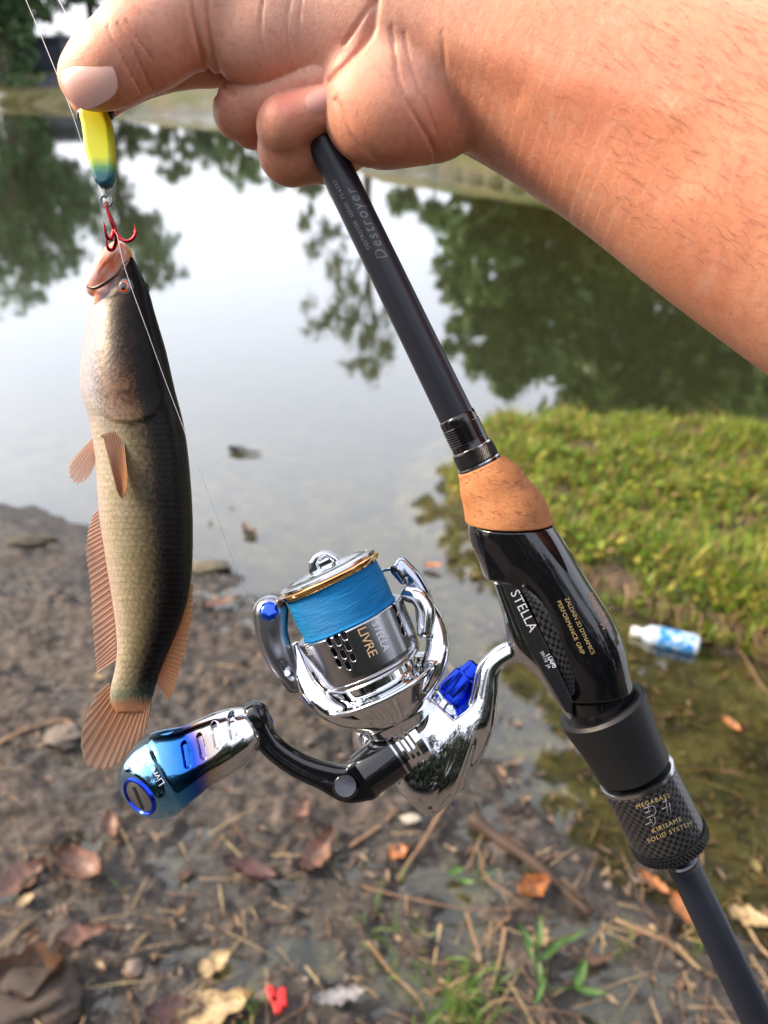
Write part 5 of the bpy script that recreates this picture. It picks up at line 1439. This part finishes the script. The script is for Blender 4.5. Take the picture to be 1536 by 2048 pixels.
def leaf_geo(c, L, W, ang, curl=0.15, pitch=0.0, lob=0.0, seed=0, nl=9, nw=5, nf=None):
    rs_ = np.random.RandomState(seed); V = []
    for s in (0, 1):
        for i in range(nl):
            u = i / (nl - 1); w = W / 2 * (math.sin(math.pi * u ** 0.85) ** 0.8 + 0.02) * (1 + lob * (rs_.rand() - .5) * 2 if s == 0 else 1)
            for j in range(nw):
                v = -1 + 2 * j / (nw - 1)
                x = (u - .5) * L; y = v * w
                z = curl * W * (v * v) + 0.12 * L * (4 * (u - .5) ** 2) * curl * 3 + 0.02 * W * math.sin(u * 9 + v * 3) - (0.0006 if s else 0)
                V.append((x, y, z))
        if s == 0: rs_ = np.random.RandomState(seed)
    V = np.array(V); n0 = nl * nw
    V[n0:, :2] = V[:n0, :2]
    ca, sa = math.cos(ang), math.sin(ang); cp_, sp_ = math.cos(pitch), math.sin(pitch)
    V = V @ np.array([[cp_, 0, sp_], [0, 1, 0], [-sp_, 0, cp_]]); V = V @ np.array([[ca, sa, 0], [-sa, ca, 0], [0, 0, 1]]) + np.asarray(c)
    F = []
    for s in (0, 1):
        for i in range(nl - 1):
            for j in range(nw - 1):
                q = s * n0 + i * nw + j; F.append((q, q + nw, q + nw + 1, q + 1) if s == 0 else (q, q + 1, q + nw + 1, q + nw))
    return V, F
LEAVES = [  # px py length width angle(image deg) colour curl label
    (35, 1775, 90, 38, 50, 'pink', .3, 'pinkish long leaf at the left frame edge above a small pale leaf'),
    (165, 1745, 85, 50, -30, 'pink', .3, 'broad faded pink leaf on the mud below the fish tail'),
    (52, 1808, 30, 16, 40, 'cream', .1, 'tiny cream leaf lying beside the long pinkish leaf'),
    (168, 1880, 75, 26, 20, 'pink', .3, 'curled pale russet leaf standing at the edge of the left puddle'),
    (225, 1665, 55, 20, -65, 'pink', .35, 'narrow curled leaf upright on the mud right of the broad pink leaf'),
    (640, 1715, 85, 34, 60, 'pink', .4, 'large curled russet leaf on wet mud under the handle arm'),
    (500, 1745, 90, 28, -15, 'maroon', .2, 'dark maroon leaf half sunk in the wet mud'),
    (604, 1628, 42, 22, 70, 'pink', .3, 'small reddish leaf directly below the reel handle'),
    (435, 1950, 50, 30, 35, 'cream', .15, 'cream oval leaf on dark wet mud near the bottom edge'),
    (1062, 1790, 55, 42, 30, 'orange', .35, 'bright curled orange leaf beside the dark wet branch'),
    (1080, 1882, 34, 22, 60, 'cream', .15, 'pale yellow leaf above the green sprout'),
    (795, 1712, 36, 24, 10, 'orange', .2, 'small salmon leaf left of the forked twig'),
    (1305, 1780, 60, 15, -40, 'orange', .3, 'narrow orange leaf at the water edge left of the rod butt'),
    (1375, 1840, 80, 22, -60, 'orange', .3, 'long orange leaf leaning against the rear rod'),
    (1495, 1850, 60, 26, -30, 'cream', .2, 'pale dry leaf right of the rear rod'),
    (1185, 1930, 62, 16, 12, 'brown', .2, 'flat brown leaf strip at the foot of the green sprout'),
    (680, 2000, 80, 24, 10, 'grey', .2, 'grey curled leaf fragment right of the red plastic piece'),
    (430, 2030, 120, 46, 15, 'cream', .2, 'large tan leaf cut by the bottom frame edge'),
    (350, 2030, 80, 30, 10, 'maroon', .2, 'reddish leaf lying beside the large tan leaf'),
    (60, 1975, 110, 60, 10, 'brown', .5, 'large crumpled brown leaf in the bottom left corner'),
    (445, 1215, 70, 18, 5, 'pink', .3, 'pinkish leaf at the waterline between fish and reel'),
    (1450, 1290, 10, 6, 5, 'brown', .3, ''),
    (1450, 1485, 36, 16, -60, 'orange', .2, 'orange leaf floating right of the black barrel'),
    (865, 1162, 34, 14, -15, 'orange', .2, 'small orange leaf floating between the reel and the grip'),
    (195, 1362, 24, 14, 10, 'cream', .2, 'small yellow leaf on the mud at the tail fin'),
    (920, 1530, 30, 18, 60, 'maroon', .3, 'red leaf at the edge of the mud behind the reel body'),
]
for i, (px, py, L, W, a, colr, curl, lab) in enumerate(LEAVES):
    if not lab: continue
    p = shore_pt(px, py); k = pxm(p)
    if p[2] < 0.004: p[2] = 0.004
    V, F = leaf_geo((p[0], p[1], p[2] + 0.010), L * k * 1.15, W * k * 1.25, RAD(a), curl, 0.15 * ((i % 3) - 1), 0.35, i, 13, 5)
    o = mesh_np('leaf', V, F, LF[colr], None); tag(o, lab, 'leaf')

# twigs and straws
t = NT('twig_bark'); nn = t.noise(t.coord('Object'), 60, 4); g = t.attr('tone')
t.set(Base__Color=t.ramp(t.math('ADD', g, t.math('MULTIPLY', nn, .25)), [(0.0, (0.06, 0.035, 0.022)), (0.4, (0.20, 0.115, 0.07)), (0.75, (0.36, 0.235, 0.13)), (1.1, (0.5, 0.38, 0.2))]), Roughness=0.7); t.bump(nn, .5, .001); TWIG = t.m
TW = [([(900, 1600), (850, 1690), (795, 1765)], 9, .35, 'thick reddish twig slanting on the mud under the reel body'),
      ([(735, 1890), (790, 1960), (842, 2012)], 5, .6, 'tan straw slanting down to the right below the puddle'),
      ([(545, 1812), (620, 1832)], 4, .7, 'short straw lying at the puddle rim'),
      ([(940, 1648), (1060, 1735), (1180, 1840)], 24, -.15, 'dark wet stick lying along the water edge'),
      ([(960, 1720), (975, 1775), (1030, 1800), (1060, 1825)], 5, .3, 'crooked thin root across the dark wet stick'),
      ([(725, 1775), (860, 1812), (980, 1822), (1060, 1815)], 4, .3, 'long brown straw across the wet hollow'),
      ([(1010, 1860), (1000, 1920), (975, 2000)], 7, .45, 'brown twig pointing down below the pale yellow leaf'),
      ([(930, 1850), (945, 1890), (966, 1945)], 5, .5, 'bent tan straw in the wet hollow'),
      ([(880, 1868), (868, 1935)], 6, .75, 'short pale straw standing in the wet hollow'),
      ([(1300, 1855), (1350, 1895), (1400, 1940)], 6, .75, 'bright straw left of the rear rod'),
      ([(1230, 1840), (1330, 1890), (1430, 1960)], 5, .55, 'long straw running under the rear rod'),
      ([(880, 1962), (930, 1995)], 5, .6, 'short orange straw near the bottom grass'),
      ([(0, 1488), (60, 1462), (130, 1448), (170, 1480)], 7, .45, 'pale root arching over the mud left of the tail fin'),
      ([(520, 1212), (590, 1232)], 5, .2, 'dark stick beside the pinkish leaf at the waterline'),
      ([(700, 1700), (775, 1640), (800, 1618)], 7, .35, 'brown stick lying parallel to the thick reddish twig'),
      ([(1330, 1545), (1440, 1560), (1536, 1585)], 5, .1, 'thin sunken stick right of the black barrel'),
      ([(1395, 1285), (1470, 1300), (1560, 1318)], 4, .35, 'thin reed floating behind the bottle'),
      ([(1470, 1820), (1500, 1875), (1550, 1930)], 6, .7, 'pale straw at the right frame edge')]
for i, (pts, r, tone, lab) in enumerate(TW):
    P = [shore_pt(*q) for q in pts]
    for p in P: p[2] = max(p[2], -0.01 if 'sunken' in lab else 0.002) + 0.006
    if r > 20:
        for p in P: p[2] += .012
    S = spline(P, 16); S[:, 2] += 0.004 * np.sin(np.linspace(0, 9, 16) + i)
    k = pxm(P[0]); mb = MB(); mb.tube(S, np.linspace(1, .55, 16) * r * k * .55 * (1 + .15 * np.sin(np.arange(16) * 1.7)), 7, a=tone)
    o = mb.build('twig', TWIG, None, smooth=True); tag(o, lab, 'twig')

# litter nobody could count
rs = np.random.RandomState(5)
def scatter(n, fn, ok):
    out = []
    while len(out) < n:
        px = rs.uniform(-150, 1700); py = rs.uniform(1020, 2150); p = G(px, py)
        if ok(p, px, py): out.append(p)
    return out
near_ok = lambda p, px, py: True
P = np.array(scatter(3000, None, near_ok)); dn = sdist(P[:, :2], NEAR); dpp = sdist(P[:, :2], PROM); H_ = gzs(P)
mb = MB(); kk = 0
for p, d, dp_, h in zip(P, dn, dpp, H_):
    if dp_ > -0.02: continue
    if d > 0.0 and kk % 3 == 0 or (-0.9 < d <= 0 and p[0] > 0.05):
        z = h + 0.006
        if h < -0.1: z = -0.1 + rs.uniform(-.02, .04)
        L = rs.uniform(.008, .032)
        V, F = leaf_geo((p[0], p[1], z), L * 1.3, L * rs.uniform(.15, .45), rs.uniform(0, 6.3), .3, rs.uniform(-.3, .3), .3, kk, 5, 3); mb.add(V, F)
    kk += 1
Q = np.stack([rs.uniform(0.1, 2.2, 1500), rs.uniform(0.7, 2.6, 1500)], 1); qn = sdist(Q, NEAR); qp = sdist(Q, PROM); qh = gzs(Q)
for (x_, y_), a_, b_, h_ in zip(Q, qn, qp, qh):
    if a_ > -.03 or b_ > -.03 or rs.rand() > .7: continue
    L = rs.uniform(.02, .07); V, F = leaf_geo((x_, y_, h_ + .004), L, L * rs.uniform(.15, .4), rs.uniform(0, 6.3), .2, rs.uniform(-.15, .15), .3, kk, 5, 3); mb.add(V, F); kk += 1
o = mb.build('leaf_litter', LEAFL, None); tag(o, 'small dead leaves and scraps strewn over the mud and pond bed', 'litter', kind='stuff')
mb = MB()
for p, d, dp_, h in zip(P[::-1], dn[::-1], dpp[::-1], H_[::-1]):
    if dp_ > -0.02 or rs.rand() > .45: continue
    py_bias = (p[1] < 1.15)
    if not (d > -0.5 and (py_bias or rs.rand() < .25)): continue
    a = rs.uniform(0, 3.14); L = rs.uniform(.015, .07); z = max(h, -.06) + .004
    dx, dy = math.cos(a) * L, math.sin(a) * L
    if rs.rand() < .4: continue
    mb.tube([[p[0] - dx, p[1] - dy, z], [p[0], p[1], z + .004], [p[0] + dx, p[1] + dy, z + .001]], rs.uniform(.0006, .0016), 4, a=rs.uniform(.1, 1.0))
o = mb.build('straw_litter', TWIG, None, smooth=True); tag(o, 'scattered straws and pine needles on the wet shore', 'litter', kind='stuff')
# pebbles and clods
PEB = NT('clod'); nn = PEB.noise(PEB.coord('Object'), 90, 4); PEB.set(Base__Color=PEB.ramp(nn, [(0.3, (0.05, 0.04, 0.032)), (0.7, (0.24, 0.19, 0.15))]), Roughness=.6); PEB.bump(nn, .5, .002)
mb = MB(); ico = bmesh.new(); bmesh.ops.create_icosphere(ico, subdivisions=2, radius=1); IV = np.array([v.co[:] for v in ico.verts]); IF = [tuple(v.index for v in f.verts) for f in ico.faces]; ico.free()
for p, d, dp_, h in zip(P[::14], dn[::14], dpp[::14], H_[::14]):
    if d < -0.05 or dp_ > -.02: continue
    r = rs.uniform(.002, .007) * (1.0 if rs.rand() < .9 else 2.2)
    V = IV * (1 + .25 * np.sin(IV[:, [1, 2, 0]] * 3 + rs.uniform(0, 6))) * r * np.array([1.3, 1, .6]); a = rs.uniform(0, 6)
    V = V @ np.array([[math.cos(a), math.sin(a), 0], [-math.sin(a), math.cos(a), 0], [0, 0, 1]]) + [p[0], p[1], h + r * .2]
    mb.add(V, IF)
o = mb.build('mud_clods', PEB.m, None, smooth=True); tag(o, 'small clods and pebbles covering the muddy shore', 'clods', kind='stuff')

# single stones and shells
def stone(name, px, py, rx, ry, col, lab, cat='stone', rough=.7, seed=0, flat=.6):
    p = shore_pt(px, py); k = pxm(p)
    b = bmesh.new(); bmesh.ops.create_icosphere(b, subdivisions=4, radius=1); V = np.array([v.co[:] for v in b.verts]); F = [tuple(v.index for v in f.verts) for f in b.faces]; b.free()
    n = 1 + .45 * (fbm(V[:, 0] * 2.2 + seed + 9, V[:, 1] * 2.2 + V[:, 2] * 1.7 + 5, 5, seed, .6) - .5) * 2 + .05 * np.sin(V[:, 0] * 7 + V[:, 2] * 5)
    V = V * n[:, None] * np.array([rx * k, ry * k, min(rx, ry) * k * flat]) + [p[0], p[1], max(p[2], 0) + min(rx, ry) * k * .25]
    t = NT(name + '_surface'); nn = t.noise(t.coord('Object'), 110, 5); t.set(Base__Color=t.ramp(nn, [(0.3, tuple(v * .6 for v in col)), (0.7, col)]), Roughness=rough); t.bump(nn, .4, .002)
    o = mesh_np(name, V, F, t.m, None); tag(o, lab, cat)
stone('pebble', 267, 1944, 14, 13, (0.30, 0.17, 0.13), 'round reddish pebble on the dark mud left of the cream oval leaf', seed=3)
stone('stone', 55, 2010, 88, 62, (0.085, 0.06, 0.045), 'large rounded brown stone partly out of frame at the bottom left', seed=5, flat=.45)
stone('stone', 130, 1480, 36, 26, (0.20, 0.16, 0.13), 'low grey-brown stone beside the arching root', seed=8)
stone('stone', 420, 1137, 40, 20, (0.17, 0.15, 0.10), 'mossy stone at the waterline right of the fish', seed=12)
stone('pebble', 820, 1640, 18, 10, (0.55, 0.50, 0.40), 'pale shell-like pebble beside the thick reddish twig', seed=14)
stone('clod', 60, 1085, 46, 16, (0.07, 0.065, 0.04), 'dark mossy clod at the waterline by the left frame edge', seed=15)
# floating scraps
def raft(px, py, w_, h_, lab, seed, name='floating_leaf', cat='leaf', parts=5):
    p = G(px, py); k = pxm(p); mb = MB(); r_ = np.random.RandomState(seed)
    for i in range(parts):
        V, F = leaf_geo((p[0] + (r_.rand() - .5) * w_ * k * .7, p[1] + (r_.rand() - .5) * h_ * k * 2.2, .004 + .001 * i), w_ * k * r_.uniform(.35, .65), h_ * k * r_.uniform(.8, 1.8), r_.uniform(-.5, .5), .2, r_.uniform(-.1, .1), .3, seed + i); mb.add(V, F)
    o = mb.build(name, LF['brown'] if seed % 2 else simple('sodden_leaf', (0.03, 0.025, 0.02), .35), None, smooth=True); tag(o, lab, cat)
raft(490, 903, 72, 14, 'sodden dark leaf clump floating alone on the open water', 2)
raft(418, 1048, 10, 5, 'black speck of a leaf floating right of the fish', 4, parts=2)
raft(463, 1017, 10, 5, 'tiny scrap floating above the black speck', 6, parts=2)
raft(500, 1062, 30, 16, 'pale brownish scrap floating left of the reel', 7, parts=4)
# red plastic scrap
p = shore_pt(555, 1995); k = pxm(p); red = simple('red_plastic', (0.62, 0.02, 0.02), .3)
mb = MB()
for dx, dy, a in ((-9, 0, .5), (9, 4, .2), (0, 14, .35)):
    mb.box((p[0] + dx * k, p[1] - dy * k, p[2] + .012), (12 * k, 30 * k, .012), a)
o = mb.build('plastic_scrap', red, None); tag(o, 'small bright red notched plastic scrap by the grass at the bottom', 'plastic scrap')
bp = o.modifiers.new('round', 'BEVEL'); bp.width = .0015; bp.segments = 2

# ---------------------------------------------------------------- grass
GRASSM = []
for nm, c1, c2, c3 in (('grass_green', (0.04, 0.11, 0.010), (0.26, 0.42, 0.03), (0.66, 0.58, 0.11)), ('grass_fresh', (0.07, 0.17, 0.02), (0.14, 0.28, 0.04), (0.2, 0.3, 0.06))):
    t = NT(nm); g = t.n.new('ShaderNodeNewGeometry')
    col = t.ramp(g.outputs['Random Per Island'], [(0.0, c1), (0.5, c2), (0.75, c3), (0.86, (0.42, 0.28, 0.13)), (1.0, (0.26, 0.13, 0.07))])
    t.set(Base__Color=col, Roughness=0.42); tl = t.node('ShaderNodeBsdfTranslucent'); t.L(col, tl.inputs['Color'])
    m = t.node('ShaderNodeMixShader', Fac=.45); t.L(t.p.outputs[0], m.inputs[1]); t.L(tl.outputs[0], m.inputs[2]); t.L(m.outputs[0], t.out.inputs['Surface']); GRASSM.append(t.m)
def blades(base, L, W, lean, head, nseg=4):
    """arrays -> curved tapering blades as quads"""
    n = len(base); s = np.linspace(0, 1, nseg + 1)
    dirx = np.cos(head); diry = np.sin(head); V = np.zeros((n, nseg + 1, 2, 3))
    for j, u in enumerate(s):
        out = lean * L * u ** 1.6; up = L * u * (1 - .45 * lean * u)
        w_ = W * (0.75 + .6 * u if u < .4 else (1 - u) / .6) * .5 + .0002
        for q, sg in enumerate((-1, 1)):
            V[:, j, q, 0] = base[:, 0] + dirx * out - diry * w_ * sg
            V[:, j, q, 1] = base[:, 1] + diry * out + dirx * w_ * sg
            V[:, j, q, 2] = base[:, 2] + up
    idx = np.arange(n * (nseg + 1) * 2).reshape(n, nseg + 1, 2)
    F = np.stack([idx[:, :-1, 0], idx[:, :-1, 1], idx[:, 1:, 1], idx[:, 1:, 0]], -1).reshape(-1, 4)
    return V.reshape(-1, 3), F
n = 90000
P = np.stack([rs.uniform(0.05, 3.2, n), rs.uniform(1.3, 3.3, n)], 1); dP = sdist(P, PROM)
dens = fbm(P[:, 0] * 6, P[:, 1] * 6, 3, 77); keep = (dP > -0.045 + .05 * dens) & (rs.rand(n) < np.clip((dens - .26) * 4.0, .08, 1)); P = P[keep][:42000]; n = len(P)
edge_ = np.clip(1 - sdist(P, PROM) / .1, 0, 1)
z = np.maximum(gzs(P), .02); L = rs.uniform(.035, .10, n) * (.55 + .9 * fbm(P[:, 0] * 4, P[:, 1] * 4, 3, 55)) * (1 - .2 * edge_); tall = rs.rand(n) < .03; L[tall] *= 1.8
V, F = blades(np.column_stack([P, z - .004]), L, rs.uniform(.0028, .007, n), rs.uniform(.25, 1.1, n), rs.uniform(0, 6.28, n))
o = mesh_np('grass', V, F, GRASSM[0], None, smooth=False); tag(o, 'lush low grass covering the raised bank on the right', 'grass', kind='stuff')
# broad little leaves of weeds mixed in
m = rs.choice(n, 3800); mb = MB()
for i in m:
    Lf = rs.uniform(.018, .05); V, F = leaf_geo((P[i, 0], P[i, 1], z[i] + rs.uniform(.01, .045)), Lf, Lf * rs.uniform(.3, .55), rs.uniform(0, 6.3), .2, rs.uniform(-.7, .7), .1, int(i), 4, 3); mb.add(V, F)
o = mb.build('ground_cover', GRASSM[0], None); tag(o, 'small broad-leaved weeds and dry leaves among the grass of the bank', 'weeds', kind='stuff')
# hanging roots on the cut face of the bank
mb = MB()
for i in range(170):
    u = rs.uniform(0, 1); a, b = PROM[14:19], None
    k0_ = rs.randint(9, 18); q = PROM[k0_] * (1 - u) + PROM[k0_ + 1] * u
    q = q + rs.normal(size=2) * .015; h0 = .085; ln = rs.uniform(.04, .11)
    mb.tube(spline([[q[0], q[1] + .02, h0], [q[0] + rs.uniform(-.02, .02), q[1] - .02, h0 - ln * .3], [q[0] + rs.uniform(-.03, .03), q[1] - .03, h0 - ln]], 6), np.linspace(.0016, .0006, 6), 4, a=rs.uniform(0, .8))
o = mb.build('roots', TWIG, None, smooth=True); tag(o, 'thin roots and dry stems hanging over the cut edge of the grassy bank', 'roots', kind='stuff')

# sprouts and tufts on the near shore
def tuft(px, py, n_, L0, sprd, lab, name='grass_tuft', W=.003, lean=(.3, 1.1), mat=1, cat='grass tuft'):
    p = shore_pt(px, py); k = pxm(p)
    B = np.column_stack([p[0] + rs.normal(size=n_) * sprd * k, p[1] + rs.normal(size=n_) * sprd * k, np.full(n_, max(p[2], 0) + .002)])
    V, F = blades(B, L0 * k * rs.uniform(.5, 1.2, n_), np.full(n_, W) * rs.uniform(.6, 1.3, n_), rs.uniform(*lean, n_), rs.uniform(0, 6.28, n_), 5)
    o = mesh_np(name, V, F, GRASSM[mat], None, smooth=False); tag(o, lab, cat)
tuft(925, 2020, 170, 60, 34, 'spiky low grass tuft at the bottom edge left of the green sprout')
tuft(800, 1905, 26, 55, 30, 'sparse thin grass left of the wet hollow')
tuft(1245, 1905, 12, 45, 7, 'few thin blades left of the bright straw')
tuft(1395, 1895, 14, 60, 14, 'fine green blades at the foot of the rear rod')
tuft(760, 1830, 16, 45, 40, 'thin blades growing beside the long brown straw')
tuft(960, 1765, 9, 30, 6, 'tiny green shoots among the dark sticks')
tuft(495, 2025, 14, 60, 12, 'pale green shoot by the large tan leaf', W=.006)
tuft(250, 1790, 5, 40, 2, 'single thin green blades on the mud below the broad pink leaf')
def sprout(px, py, leaves, lab):
    p = shore_pt(px, py); k = pxm(p); e = empty('green_sprout', (p[0], p[1], p[2]), lab, 'plant')
    base = np.array([p[0], p[1], max(p[2], 0)])
    mb = MB(); mb.tube(spline([base, base + [0.004, .006, .02], base + [-.002, .012, .05]], 8), np.linspace(.0014, .0007, 8), 6, a=.9); mb.build('stem', GRASSM[1], e, smooth=True)
    for i, (dx, dy, L, W, a) in enumerate(leaves):
        q = base + np.array([dx * k, -dy * k * 1.1, .02 + .006 * i]); 
        V, F = leaf_geo(q, L * k, W * k, RAD(a), .25, .25, .05, i, 11, 5); mesh_np('leaf', V, F, GREENL, e)
        mb = MB(); ca, sa = math.cos(RAD(a)), math.sin(RAD(a)); mb.tube([base + [0, .004, .012], q - np.array([ca, sa, 0]) * L * k * .48], .0007, 5, a=.9); mb.build('leaf_stalk', GREENL, e, smooth=True)
t = NT('fresh_leaf'); nn = t.noise(t.coord('Object'), 50, 3)
c = t.ramp(nn, [(0.3, (0.05, 0.13, 0.025)), (0.7, (0.12, 0.24, 0.055))]); t.set(Base__Color=c, Roughness=.4); tl = t.node('ShaderNodeBsdfTranslucent'); t.L(c, tl.inputs['Color'])
mm = t.node('ShaderNodeMixShader', Fac=.35); t.L(t.p.outputs[0], mm.inputs[1]); t.L(tl.outputs[0], mm.inputs[2]); t.L(mm.outputs[0], t.out.inputs['Surface']); GREENL = t.m
sprout(1090, 1990, [(62, -22, 56, 18, 58), (-8, -30, 70, 11, 88), (70, 10, 56, 12, -18), (50, -66, 84, 9, 18), (-24, -50, 50, 8, 110), (-16, 16, 50, 9, 60)], 'green sprout with pointed leaves at the bottom centre right')
sprout(1070, 1925, [(30, -10, 60, 12, 35), (-14, -30, 50, 12, 120), (10, -34, 56, 12, 80)], 'smaller green sprout just above the larger one')
sprout(905, 1762, [(5, 0, 36, 14, 10), (22, 22, 34, 12, -20)], 'bright little green leaves beside the thick twig end')

# ---------------------------------------------------------------- the floating bottle
pA = G(1262, 1262, .012); pB = G(1397, 1292, .012); u = pB - pA; Lb = np.linalg.norm(u); u /= Lb
bot = empty('plastic_bottle', (pA + pB) / 2, 'plastic bottle with white cap and blue label floating by the grassy bank', 'bottle')
bw = np.array([0, 0, 1.0]); bv_ = np.cross(bw, u)
def wl(name, prof, mat, n=48):
    prof = np.asarray(prof, float); a = np.linspace(0, 2 * math.pi, n, endpoint=False)
    V = (pA + prof[:, 0, None, None] * u * Lb + prof[:, 1, None, None] * Lb * (np.cos(a)[:, None] * bv_ + np.sin(a)[:, None] * bw)[None]).reshape(-1, 3)
    m_ = len(prof); I = np.arange(m_ * n).reshape(m_, n); J = np.roll(I, -1, 1)
    F = np.stack([I[:-1].ravel(), J[:-1].ravel(), J[1:].ravel(), I[1:].ravel()], 1).tolist() + [list(range(n - 1, -1, -1)), list(range((m_ - 1) * n, m_ * n))]
    at = {'along': np.repeat(prof[:, 0], n), 'around': np.tile(a, m_)}
    o = mesh_np(name, V, F, mat, bot, attrs=at); sharp(o); return o
r = .165
wl('bottle_body', [(.13, .075), (.16, .08), (.2, .1), (.27, .15), (.33, r), (.36, r * .98), (.5, r * .98), (.93, r), (.98, r * .98), (1.0, r * .85), (1.0, .04)], simple('bottle_plastic', (0.55, 0.68, 0.80), .08))
t = NT('bottle_label'); nn = t.noise(t.coord('Object'), 22, 2, .5, 1.5)
t.set(Base__Color=t.ramp(nn, [(0.30, (0.03, 0.20, 0.62)), (0.50, (0.05, 0.30, 0.72)), (0.56, (0.60, 0.72, 0.85)), (0.62, (0.60, 0.72, 0.85)), (0.66, (0.04, 0.25, 0.68))]), Roughness=.25)
wl('bottle_label', [(.40, r * .985), (.405, r * 1.02), (.92, r * 1.03), (.925, r * .985)], t.m)
wl('bottle_cap', [(0, .07), (.01, .085), (.12, .09), (.125, .08), (.13, .06)], simple('cap_white', (0.80, 0.80, 0.78), .35))
